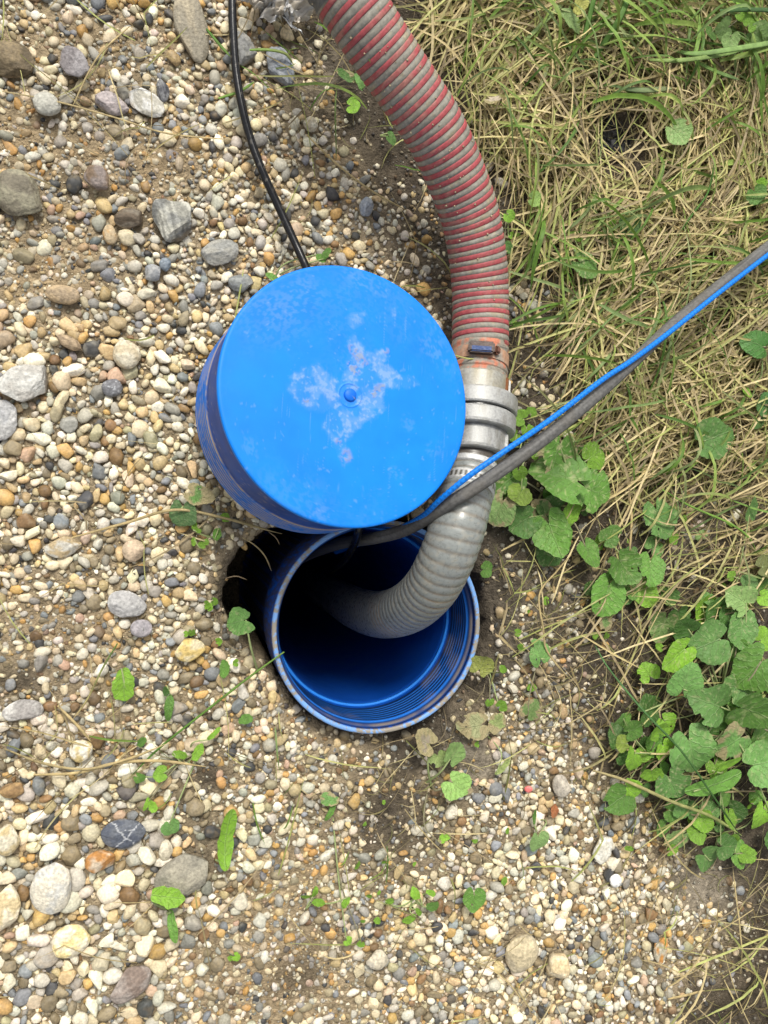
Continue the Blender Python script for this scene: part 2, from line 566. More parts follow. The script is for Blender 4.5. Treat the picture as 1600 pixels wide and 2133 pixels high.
mudc = np.where(outer[:, None], np.array([.05, .038, .026]), MUD)
mud = np.where(outer, sstep(.38, .52, nz) * .9, mud)
c = c * (1 - mud[:, None] * .85) + mudc * mud[:, None] * .85
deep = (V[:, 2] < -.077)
c = np.where(deep[:, None] & (R_ < .108)[:, None], np.array([.002, .055, .32]), c)  # darker blue below the ledge: shade of the shaft put into the colour
casing = empty('well_casing', PIPE_C, 'open blue plastic well casing set in the ground, grey hose running down into it', 'well casing')
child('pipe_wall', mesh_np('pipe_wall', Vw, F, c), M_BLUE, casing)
# bright collar ring below the thread
V, F = lathe([(r_ * PIPE_R / .1185, z_) for r_, z_ in [(.1072, -.0735), (.1058, -.0728), (.1044, -.0735), (.104, -.0765), (.1072, -.0765)]], 200, True)
child('inner_collar', mesh_np('inner_collar', V + PIPE_C, F, np.repeat(np.array([[.02, .2, .7]]), len(V), 0)), M_BLUE, casing)

# ------------------------------------------------------------------ cap
zc = Vector(CAP_N)
xc = Vector(_lean - CAP_N * (_lean @ CAP_N)).normalized()
yc = zc.cross(xc)
CM = Matrix((xc, yc, zc)).transposed().to_4x4()
CM.translation = Vector(CAP_C)
CMI = np.array(CM.inverted())


def cap_local(u, v):
    d = RM @ np.array([(u - 800) / FPX, -(v - 1066.5) / FPX, -1.0])
    t = ((CAP_C - CP) @ CAP_N) / (d @ CAP_N)
    p = CP + d * t
    return (CMI @ np.r_[p, 1])[:2]


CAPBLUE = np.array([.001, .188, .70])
cap = bpy.data.objects.new('threaded_well_plug', None)
COL.objects.link(cap)
cap.matrix_world = CM
tag(cap, 'round bright blue screw cap with dusty star-shaped smear, propped tilted beside the open casing', 'cap')
# top disc
rr = np.r_[np.linspace(.0003, .0100, 14), .0104, .0108, .0112, .0116, np.linspace(.0125, .1165, 150), .1178, .1188, .1196, .1200, .1200, .1196]
zz = np.zeros_like(rr)
zz[14:17] = .00045
zz[-5:] = [-.0003, -.0008, -.0016, -.0045, -.006]
zz[(rr > .012) & (rr < .1165)] = 0
n = 360
th = np.linspace(0, 2 * math.pi, n, endpoint=False)
V = np.stack([rr[:, None] * np.cos(th), rr[:, None] * np.sin(th), np.repeat(zz[:, None], n, 1)], -1).reshape(-1, 3)
F = grid_faces(len(rr), n, True)
xy = V[:, :2] + .006 * (np.stack([fbm(V, 60, 3, 61), fbm(V, 60, 3, 62)], -1) - .5) * 2
mask = np.zeros(len(V)); thick = np.zeros(len(V)); faint = np.zeros(len(V))


def cap_seg(a, b, w_):
    a, b = cap_local(*a), cap_local(*b)
    ab = b - a
    t = np.clip(((xy - a) @ ab) / (ab @ ab + 1e-9), 0, 1)
    return 1 - np.linalg.norm(xy - a - t[:, None] * ab, axis=1) / w_


STAR = [(725, 706), (742, 700), (760, 735), (798, 726), (807, 738), (796, 756), (818, 768), (842, 788), (868, 780), (872, 800), (846, 812), (802, 806), (792, 830), (806, 852), (765, 876), (738, 898), (718, 925), (733, 960), (719, 967),
        (700, 940), (690, 915), (670, 890), (678, 864), (702, 848), (655, 858), (620, 838), (598, 802), (608, 775), (646, 762), (664, 752), (688, 790), (708, 796), (724, 772), (733, 740)]
star = [tuple(cap_local(*t_)) for t_ in STAR]
xw = V[:, :2] + .0035 * (np.stack([fbm(V, 160, 3, 161), fbm(V, 160, 3, 162)], -1) - .5) * 2
for k_ in range(10):
    j_ = .0006 + .0022 * (k_ / 10)
    mask += inpoly(xw[:, 0] + j_ * math.cos(k_ * 2.4), xw[:, 1] + j_ * math.sin(k_ * 2.4), star) / 10
for a, b, w_ in [((745, 668), (738, 672), .007), ((765, 655), (752, 662), .0022), ((815, 636), (820, 648), .004)]:
    mask = np.maximum(mask, .7 * np.clip(cap_seg(a, b, w_), 0, 1) ** .5)
for a, b, w_ in [((570, 640), (640, 610), .022), ((740, 575), (790, 600), .012), ((510, 920), (530, 955), .007), ((505, 900), (515, 930), .005), ((890, 715), (925, 750), .014), ((845, 880), (850, 885), .01),
                 ((905, 935), (915, 935), .010), ((825, 985), (835, 985), .008), ((660, 1075), (670, 1060), .012)]:
    faint = np.maximum(faint, cap_seg(a, b, w_))
for a, b, w_ in [((740, 735), (752, 748), .008), ((800, 730), (801, 731), .0045), ((775, 820), (795, 805), .006), ((630, 832), (632, 834), .005), ((735, 770), (740, 775), .007), ((718, 945), (722, 955), .007), ((698, 920), (699, 921), .004)]:
    thick = np.maximum(thick, cap_seg(a, b, w_))
fn = fbm(V, 420, 3, 63)
fl = fbm(V, 90, 3, 64)
dust = mask * (.10 + .60 * sstep(.50, .66, fn * .6 + fl * .4) + .38 * sstep(.42, .6, fl)) + sstep(.0, .7, faint) * .18 * sstep(.44, .6, fn)
dust = np.clip(dust + .35 * sstep(.70, .78, fbm(V, 300, 2, 66)) * sstep(.5, .6, fl), 0, 1)
thk = sstep(.1, .6, thick) * sstep(.38, .5, fn)
scr = sstep(.80, .9, noise3(np.stack([V[:, 0] * 30 + V[:, 1] * 40, V[:, 0] * 700 - V[:, 1] * 520, V[:, 0] * 0], -1), 1, 171)) * sstep(.5, .62, fbm(V, 30, 2, 172))
dust = np.clip(dust + .30 * scr + .16 * sstep(.45, .7, fbm(V, 14, 4, 173)) * sstep(.4, .6, fn), 0, 1)
c = np.repeat(CAPBLUE[None], len(V), 0) * (1 + .22 * (fbm(V, 25, 3, 67)[:, None] - .5))
c = c * (1 - .42 * dust[:, None]) + np.array([.36, .43, .40]) * .42 * dust[:, None]
thk = thk * .55
c = c * (1 - thk[:, None] * .8) + np.array([.27, .24, .18]) * thk[:, None] * .8
V[:, 2] += .0006 * thk + .0004 * (fbm(V, 18, 2, 68) - .5) * (rr.repeat(n) < .115)
obj('top_plate', mesh_np('top_plate', V, F, c), M_BLUE, cap)
cap_children = []
V, F = lathe([(.0001, .0026), (.0048, .0026), (.0056, .0019), (.0060, .0008), (.0061, -.001)], 48)
ck = np.repeat(np.array([[.004, .13, .6]]), len(V), 0)
ck = np.where((fbm(V, 350, 3, 69) > .66)[:, None], np.array([.3, .26, .2]), ck)
obj('centre_knob', mesh_np('centre_knob', V, F, ck), M_BLUE, cap)
# skirt and thread, hollow below
prof = [(.1194, -.0062), (.1175, -.0078), (.1166, -.0095)] + [(.1166, z) for z in np.linspace(-.012, -.056, 20)]
tl = []
z = -.0570
while z > -.099:
    tl += [(.11755, z), (.11755, z - .0030), (.1179, z - .0033), (.1181, z - .0048), (.1179, z - .0062)]
    z -= .0065
prof += tl + [(.1172, -.1030), (.1168, -.1045), (.1150, -.1060), (.1125, -.1060), (.1115, -.1045), (.1112, -.011), (.0002, -.0105)]
V, F = lathe(prof, 300)
R_ = np.hypot(V[:, 0], V[:, 1])
nz, nl, ns = fbm(V, 260, 3, 71), fbm(V, 40, 3, 72), noise3(V, 900, 73)
sk = (V[:, 2] < -.008) & (V[:, 2] > -.0565) & (R_ > .116) & (R_ < .1175)
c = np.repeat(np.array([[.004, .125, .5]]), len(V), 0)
c = np.where(sk[:, None], np.array([.016, .065, .30]) * (.6 + .8 * nl[:, None]), c)  # skirt's shaded side put into the colour as dark navy
valley = (R_ < .1177) & (R_ > .1172) & (V[:, 2] < -.0568) & (V[:, 2] > -.1025)
d = np.where(valley, sstep(.30, .50, nl * .6 + nz * .4) * .85, sstep(.56, .66, nz * .5 + nl * .5) * .3)
d = np.where(sk, sstep(.80, .88, ns) * .4, d)
c = c * (1 - d[:, None]) + np.where(valley[:, None], np.array([.40, .31, .19]), np.array([.36, .30, .22])) * d[:, None]
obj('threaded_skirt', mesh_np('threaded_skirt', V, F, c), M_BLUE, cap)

# ------------------------------------------------------------------ hoses
HR = .0292
q, ss = spline(HOSE_RED, .0013)
PITCH = .0107
s_start = ss[np.argmin(np.abs(uv_of(q[:, 0], q[:, 1], q[:, 2])[0] - 716))]


def helix_rad(ss, n, R, pitch, prof):
    th = np.arange(n) / n
    ph = (ss[:, None] / pitch - th[None]) % 1.0
    return R + prof(ph), ph


NT = 64
rad, ph = helix_rad(ss, NT, HR, PITCH, lambda p: .0009 * np.sin(np.clip((p - .42) / .58, 0, 1) * math.pi) - .0004 * (p < .42))
V, F = tube(q, rad, NT)
nz, nl = fbm(V, 300, 3, 81), fbm(V, 40, 3, 82)
phf = np.r_[ph.ravel(), 0, 0]
sf = np.r_[np.repeat(ss, NT), 0, ss[-1]]
c = np.repeat(np.array([[.26, .245, .205]]), len(V), 0) * (.75 + .5 * nl[:, None])
ln = noise3(np.stack([np.r_[np.tile(np.arange(NT), len(ss)), 0, 0] * .9, sf * 180, sf * 0], -1), 1, 83)
c *= (.82 + .36 * ln[:, None])
d = sstep(.55, .66, nz * .55 + nl * .45)
c = c * (1 - .6 * d[:, None]) + np.array([.33, .27, .16]) * .6 * d[:, None]
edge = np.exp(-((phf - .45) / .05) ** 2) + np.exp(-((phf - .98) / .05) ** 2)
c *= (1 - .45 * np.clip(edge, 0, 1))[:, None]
c = np.where((sf < s_start)[:, None], np.array([.11, .11, .105]) * (.6 + .8 * nz[:, None]), c)
red_hose = empty('suction_hose', P(1001, 630, 0), 'thick grey suction hose with red spiral stripes lying between gravel and grass', 'hose')
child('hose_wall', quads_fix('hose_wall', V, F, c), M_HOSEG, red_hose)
# red spiral
t_, nn, bb = frames(q)
K = 40
sh = np.arange(s_start, ss[-1] - .006, PITCH / K)
ang = (sh / PITCH - .21) * 2 * math.pi


def at_s(arr, s):
    return np.stack([np.interp(s, ss, arr[:, k]) for k in range(3)], -1)


qh, nh, bh, tH = at_s(q, sh), at_s(nn, sh), at_s(bb, sh), at_s(t_, sh)
rd = np.cos(ang)[:, None] * nh + np.sin(ang)[:, None] * bh
sec = [(-.0026, -.0012), (-.0024, .0003), (-.0014, .0007), (.0014, .0007), (.0024, .0003), (.0026, -.0012)]
V = np.stack([qh + tH * a + rd * (HR + b) for a, b in sec], 1)
nf = fbm(V.reshape(-1, 3), 260, 3, 84)
V = V.reshape(-1, 3)
F = grid_faces(len(sh), len(sec))
c = np.repeat(np.array([[.36, .045, .062]]), len(V), 0) * (.8 + .4 * fbm(V, 45, 2, 85)[:, None])
d = .22 + .6 * sstep(.50, .62, nf * .6 + .4 * fbm(V, 40, 3, 86))
c = c * (1 - .6 * d[:, None]) + np.array([.30, .235, .17]) * .6 * d[:, None]
child('spiral_stripe', mesh_np('spiral_stripe', V, F, c), M_RED, red_hose)
# dried specks of mud on the hose
vI, fI = ico(1)
sp = np.random.default_rng(5)
SV, SF, SCc = [], [], []
for k in range(70):
    i = sp.integers(30, len(q) - 20)
    a = sp.normal(.3, 1.0)
    pos = q[i] + (HR + .0009) * (np.cos(a) * nn[i] + np.sin(a) * bb[i])
    r = sp.uniform(.0005, .0013)
    SF.append(fI + len(vI) * k)
    SV.append(pos + vI * r * np.array([1, 1, .6]))
    SCc.append(np.repeat(np.array([[.38, .31, .2]]) * sp.uniform(.7, 1.2), len(vI), 0))
o = child('mud_specks', mesh_np('mud_specks', np.vstack(SV), np.vstack(SF), np.vstack(SCc)), M_STONE, red_hose)
o['kind'] = 'stuff'


def axis_frame(a, b):
    """matrix with local z from a to b, local x towards the sky"""
    a, b = Vector(a), Vector(b)
    z_ = (b - a).normalized()
    x_ = (Vector((0, 0, 1)) - z_ * z_.z).normalized()
    y_ = z_.cross(x_)
    m = Matrix((x_, y_, z_)).transposed().to_4x4()
    m.translation = a
    return m, (b - a).length


def xf(V, m):
    m = np.array(m)
    return V @ m[:3, :3].T + m[:3, 3]


def on_axis(z, ang, r, m, sx, sy, sz, bev=.15):
    """small block on the skin of a turned body: x out, y round, z along"""
    V, F = box(sx, sy, sz, bev)
    ca, sa = math.cos(ang), math.sin(ang)
    Rz = np.array([[ca, -sa, 0], [sa, ca, 0], [0, 0, 1]])
    V = (V + np.array([r, 0, 0])) @ Rz.T + np.array([0, 0, z])
    return xf(V, m), F


CA, CB = P(1000, 712, .038), P(984, 942, .064)
AX, AXL = axis_frame(CA, CB)
print('coupling axis length', AXL)
L0 = AXL
fr = lambda v_: (v_ - 692) / 230.0 * AXL      # photo row -> distance along the coupling


def turned(name, prof, mat, parent, base, dirt=None, dthr=.55, seed=90, damt=.7):
    pr = list(prof) + [prof[0]]
    VV, FF = [], []
    for k_ in range(len(pr) - 1):          # every facet of the profile keeps its own edge loops: crisp turned edges
        v_, f_ = lathe([pr[k_], pr[k_ + 1]], 96)
        FF.append(f_ + 192 * k_); VV.append(v_)
    V, F = np.vstack(VV), np.vstack(FF)
    V = xf(V, AX)
    c = np.repeat(np.array([base]), len(V), 0) * (.8 + .4 * fbm(V, 70, 3, seed)[:, None])
    if dirt is not None:
        d = sstep(dthr, dthr + .1, fbm(V, 130, 4, seed + 3)) * damt
        c = c * (1 - d[:, None]) + np.array(dirt) * d[:, None]
    return child(name, mesh_np(name, V, F[:, ::-1], c), mat, parent)


# clamp on the red hose
turned('hose_cuff', [(.0200, fr(704)), (.0300, fr(704)), (.0305, fr(712)), (.0298, fr(718)), (.0300, fr(748)), (.0312, fr(754)), (.0312, fr(760)), (.0300, fr(763)), (.0312, fr(766)), (.0310, fr(772)), (.0200, fr(773))],
       M_HOSEG, red_hose, [.27, .245, .20], [.55, .16, .08], .52, 90, .8)
turned('clamp_band', [(.0301, fr(722)), (.0313, fr(722.5)), (.0315, fr(735)), (.0313, fr(747)), (.0301, fr(747.5))], M_HOSEG, red_hose, [.42, .24, .15], [.28, .26, .22], .47, 94, .9)
tt = .32
V, F = on_axis(fr(733), tt, .0345, AX, .009, .0265, .0125, .2)
cc = np.repeat(np.array([[.035, .022, .018]]), len(V), 0) * (1 + fbm(V, 300, 2, 97)[:, None])
child('screw_housing', mesh_np('screw_housing', V, F, cc, False), M_ALU, red_hose)
V, F = on_axis(fr(737), tt, .0365, AX, .0055, .022, .0065, .2)
child('worm_screw', mesh_np('worm_screw', V, F, np.repeat(np.array([[.012, .035, .12]]), len(V), 0), False), M_ALU, red_hose)
V, F = on_axis(fr(733), tt - .48, .0345, AX, .007, .007, .009, .3)
child('screw_head', mesh_np('screw_head', V, F, np.repeat(np.array([[.12, .05, .03]]), len(V), 0), False), M_ALU, red_hose)

coup = empty('hose_coupling', P(992, 850, 0), 'cast aluminium lug coupling of two thick rings joining the hoses beside the blue cap', 'coupling')
ALU = [.37, .37, .355]
turned('upper_collar', [(.022, fr(770)), (.0300, fr(770)), (.0322, fr(772)), (.0330, fr(775)), (.0330, fr(812)), (.022, fr(813))], M_ALU, coup, [.36, .35, .31], [.30, .26, .17], .50, 100)
turned('upper_ring', [(.022, fr(812)), (.0415, fr(812)), (.0428, fr(814)), (.0432, fr(817)), (.0432, fr(841)), (.0426, fr(844)), (.041, fr(845)), (.022, fr(845))], M_ALU, coup, ALU, [.28, .27, .24], .54, 104)
turned('gap_shade_ring', [(.022, fr(844.5)), (.0395, fr(844.5)), (.0395, fr(850)), (.022, fr(850))], M_BLACK, coup, [.02, .02, .02])  # near-black ring added as the shade in the gap between the rings
turned('lower_ring', [(.022, fr(849)), (.0405, fr(849)), (.0420, fr(851)), (.0426, fr(854)), (.0426, fr(876)), (.0420, fr(881)), (.0405, fr(883)), (.022, fr(883))], M_ALU, coup, ALU, [.28, .27, .24], .56, 108)
turned('lower_collar', [(.022, fr(882)), (.0338, fr(882)), (.0342, fr(885)), (.0342, fr(920)), (.0336, fr(925)), (.0322, fr(927)), (.022, fr(927))], M_ALU, coup, [.38, .38, .365], [.25, .24, .21], .54, 112)
for (v_, a_, r_, sx, sy, sz, base, nm) in [(793, -.78, .0325, .004, .0055, .0195, [.22, .09, .035], 'rusty_lug'), (793, -1.02, .0325, .005, .004, .0195, [.5, .5, .48], 'lug'),
                                           (901, -.95, .0335, .0055, .0075, .0165, [.5, .5, .48], 'lug')]:
    V, F = on_axis(fr(v_), a_, r_, AX, sx, sy, sz, .3)
    child(nm, mesh_np(nm, V, F, np.repeat(np.array([base]), len(V), 0) * (.8 + .4 * fbm(V, 300, 2, 98)[:, None]), False), M_ALU, coup)

# grey hose below the coupling
GR = .0278
q2, s2 = spline(HOSE_GREY, .0011)
P2 = .0092
NT = 64
body = np.clip(s2 / .045, 0, 1)
rad, ph = helix_rad(s2, NT, GR, P2, lambda p: .00075 * np.sin(p * math.pi) ** .7 - .0005)
rad = rad - (.0018 * (1 - sstep(.02, .055, s2)))[:, None]
V, F = tube(q2, rad, NT)
phf = np.r_[ph.ravel(), 0, 0]
sf = np.r_[np.repeat(s2, NT), 0, s2[-1]]
nz, nl = fbm(V, 260, 3, 121), fbm(V, 30, 3, 122)
c = np.repeat(np.array([[.225, .24, .228]]), len(V), 0) * (.88 + .24 * nl[:, None])
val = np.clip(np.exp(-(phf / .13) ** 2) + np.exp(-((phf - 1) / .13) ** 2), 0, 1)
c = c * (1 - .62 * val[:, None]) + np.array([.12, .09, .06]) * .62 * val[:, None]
br = val * sstep(.47, .6, nl) * sstep(.1, .2, sf)
c = c * (1 - br[:, None] * .7) + np.array([.36, .22, .10]) * br[:, None] * .7
d = sstep(.56, .66, nz) * .25
c = c * (1 - d[:, None]) + np.array([.4, .35, .26]) * d[:, None]
c = np.where((sf < .009)[:, None], np.array([.10, .085, .07]), c)
grey_hose = empty('discharge_hose', P(960, 1060, 0), 'ribbed grey plastic hose bending from the coupling down into the blue casing', 'hose')
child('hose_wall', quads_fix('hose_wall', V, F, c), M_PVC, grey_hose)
t2, n2_, b2_ = frames(q2)


def band(name, s0, s1, r, base, mat, slots=False):
    i = (s2 >= s0) & (s2 <= s1)
    qq = q2[i]
    V, F = tube(qq, np.r_[r - .002, np.full(len(qq) - 2, r), r - .002], 72, False)
    c = np.repeat(np.array([base]), len(V), 0) * (.8 + .4 * fbm(V, 160, 3, 131)[:, None])
    if slots:
        j = np.tile(np.arange(72), len(qq)); ii = np.repeat(np.arange(len(qq)), 72)
        sl_ = (j % 2 == 0) & (ii > len(qq) * .25) & (ii < len(qq) * .75)
        c = np.where(sl_[:, None], np.array([.06, .05, .03]), c)
    return child(name, mesh_np(name, V, F, c), mat, grey_hose)


b1 = band('clamp_band', .009, .0195, .0277, [.52, .52, .5], M_ALU)
b1['label'] = 'plain silver clamp band next to the coupling'
b3 = band('clamp_band', .031, .0445, .0288, [.55, .55, .52], M_ALU, True)
b3['label'] = 'slotted silver clamp band'

# ------------------------------------------------------------------ black cable, dark pipe, blue rope
CABLE = [P(*t) for t in [(480, -160, .012), (483, -60, .012), (485, 50, .012), (491, 140, .012), (503, 215, .013), (522, 290, .012), (548, 360, .013), (580, 430, .012), (612, 500, .014),
                         (640, 562, .018), (668, 630, .016), (700, 760, .012), (735, 920, .012), (752, 1040, .018), (748, 1100, .016), (735, 1140, -.03), (715, 1170, -.12), (690, 1190, -.3)]]
q3, s3 = spline(CABLE, .002)
V, F = tube(q3, .0042, 20)
c = np.repeat(np.array([[.007, .007, .008]]), len(V), 0)
d = sstep(.74, .8, fbm(V, 400, 2, 141)) * .3
c = c * (1 - d[:, None]) + np.array([.3, .27, .22]) * d[:, None]
tag(obj('power_cable', quads_fix('power_cable', V, F, c), M_BLACK), 'thin shiny black cable curving over the gravel and under the blue cap', 'cable')

PE_PX = [(1800, 375, .075), (1700, 445, .085), (1600, 514, .095), (1500, 581, .102), (1425, 634, .108), (1345, 700, .112), (1260, 812, .118), (1160, 894, .122), (1060, 968, .126), (980, 1022, .124), (930, 1052, .11), (885, 1082, .085),
         (838, 1106, .045), (780, 1121, .0), (715, 1131, -.05), (655, 1150, -.12), (610, 1172, -.22), (585, 1185, -.4)]
PE_PX[5] = (1345, 742 - 40, .112)
PE_PX = [(1800, 360, .015), (1700, 437, .032), (1600, 515, .048), (1500, 594, .064), (1420, 660, .077), (1340, 734, .09), (1260, 808, .102), (1160, 893, .115), (1060, 968, .126), (980, 1022, .124), (930, 1052, .11), (885, 1082, .085),
         (838, 1106, .045), (780, 1121, .0), (715, 1131, -.05), (655, 1150, -.12), (610, 1172, -.22), (585, 1185, -.4)]
q4, s4 = spline([P(*t) for t in PE_PX], .002)
V, F = tube(q4, .0066, 32)
j = np.r_[np.tile(np.arange(32), len(q4)), 0, 0]
sf = np.r_[np.repeat(s4, 32), 0, 0]
st = noise3(np.stack([j * .8, sf * 25, sf * 0], -1), 1, 151)
c = np.repeat(np.array([[.115, .112, .106]]), len(V), 0) * (.55 + .9 * st[:, None])
d = sstep(.5, .65, fbm(V, 60, 3, 152)) * .5
c = c * (1 - d[:, None]) + np.array([.12, .11, .095]) * d[:, None]
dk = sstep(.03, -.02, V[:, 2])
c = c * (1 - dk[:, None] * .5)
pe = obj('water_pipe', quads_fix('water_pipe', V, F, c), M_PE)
tag(pe, 'scuffed dark grey plastic pipe running from the right edge into the casing', 'pipe')

RP = [(1800, 381, .024), (1700, 455, .041), (1600, 531, .057), (1500, 608, .073), (1420, 672, .086), (1365, 715, .097), (1310, 755, .106), (1255, 791, .113), (1145, 875, .127), (1055, 937, .136), (975, 993, .133),
      (918, 1040, .118), (880, 1075, .09), (830, 1102, .04), (770, 1125, -.03), (700, 1150, -.15)]
q5, s5 = spline([P(*t) for t in RP], .00045)
NT = 20
thf = np.arange(NT) / NT
k_ = 1 / .0050
a1 = np.sin(2 * math.pi * (s5[:, None] * k_ * 1.0 - thf[None] * 2))
a2 = np.sin(2 * math.pi * (s5[:, None] * k_ * 1.0 + thf[None] * 2))
br = np.maximum(a1, a2)
rad = .0027 + .00009 * br
V, F = tube(q5, rad, NT)
c = np.repeat(np.array([[.002, .18, .68]]), len(V), 0)
f_ = np.r_[sstep(-.2, .9, br).ravel(), 1, 1]
c = c * (.72 + .36 * f_[:, None])
tag(obj('braided_rope', quads_fix('braided_rope', V, F, c), M_ROPE), 'bright blue braided rope running along the dark plastic pipe', 'rope')

# ------------------------------------------------------------------ scrap of torn film by the hose
def crumpled(name, label, at_px, sx, sy, hgt, base_c, tint, seed, mat):
    g_ = 70
    a, b = np.meshgrid(np.linspace(-1, 1, g_), np.linspace(-1, 1, g_))
    base = np.stack([a, b, a * 0], -1).reshape(-1, 3)
    w1 = np.stack([fbm(base, 1.6, 4, s) - .5 for s in (seed + 1, seed + 2, seed + 3)], -1)
    rid = np.abs(fbm(base, 3.2, 3, seed + 4) - .5) * 2
    rid2 = np.abs(fbm(base, 7.5, 3, seed + 5) - .5) * 2
    V = base * np.array([sx, sy, 0]) + w1 * np.array([sx * 1.3, sy * 1.6, .03 * hgt])
    V[:, 2] += hgt * (.034 * rid + .016 * rid2 + .016)
    V = V + gnd(*at_px)
    F = grid_faces(g_, g_)
    ctr = base[F].mean(1)
    edge = np.hypot(ctr[:, 0], ctr[:, 1]) + .5 * (fbm(ctr, 4, 3, seed + 6) - .5)
    F = F[edge < .95]
    c = np.repeat(np.array([base_c]), len(V), 0) * (.35 + 1.3 * fbm(base, 5, 3, seed + 7)[:, None])
    tn = sstep(.5, .65, fbm(base, 2.5, 3, seed + 8))
    c = c * (1 - .6 * tn[:, None]) + np.array(tint) * .6 * tn[:, None]
    tag(obj(name, mesh_np(name, V, F, c), mat), label, 'plastic scrap')


crumpled('plastic_scrap', 'crumpled torn grey plastic film beside the hose at the top', (572, 14), .042, .030, 1.0, [.55, .56, .57], [.42, .34, .22], 160, M_BAG)
crumpled('plastic_scrap', 'crumpled black scrap in the bare hollow of the dry grass', (1268, 292), .022, .028, .35, [.022, .022, .024], [.05, .045, .035], 180, M_PE)
# ------------------------------------------------------------------ stones
def stone_shape(V, seed, angular=0.0, lump=.18, boxy=0.0):
    """unit sphere points -> unit stone"""
    r = np.random.default_rng(seed)
    n = V / np.linalg.norm(V, axis=1)[:, None]
    if boxy:
        n = n / (np.sum(np.abs(n) ** (2 + 4 * boxy), axis=1) ** (1 / (2 + 4 * boxy)))[:, None]
    o = r.random(3) * 50
    d = 1 + lump * 2 * (noise3(n + o, 1.3, seed % 97) - .5) + lump * .8 * (noise3(n + o, 2.6, seed % 89) - .5)
    p = n * d[:, None]
    for k in range(int(3 + 9 * angular)):
        if angular <= 0: break
        a = r.normal(size=3); a /= np.linalg.norm(a)
        h = r.uniform(.66 - .2 * angular, .92 - .12 * angular)
        s = p @ a
        p = p - np.clip(s - h, 0, None)[:, None] * a * .92
    return p


def rot_matrix(yaw, tilt, ta):
    a = np.array([math.cos(ta), math.sin(ta), 0])
    K = np.array([[0, -a[2], a[1]], [a[2], 0, -a[0]], [-a[1], a[0], 0]])
    R1 = np.eye(3) + math.sin(tilt) * K + (1 - math.cos(tilt)) * K @ K
    c_, s_ = math.cos(yaw), math.sin(yaw)
    return R1 @ np.array([[c_, -s_, 0], [s_, c_, 0], [0, 0, 1]])


ICO4 = ico(5)
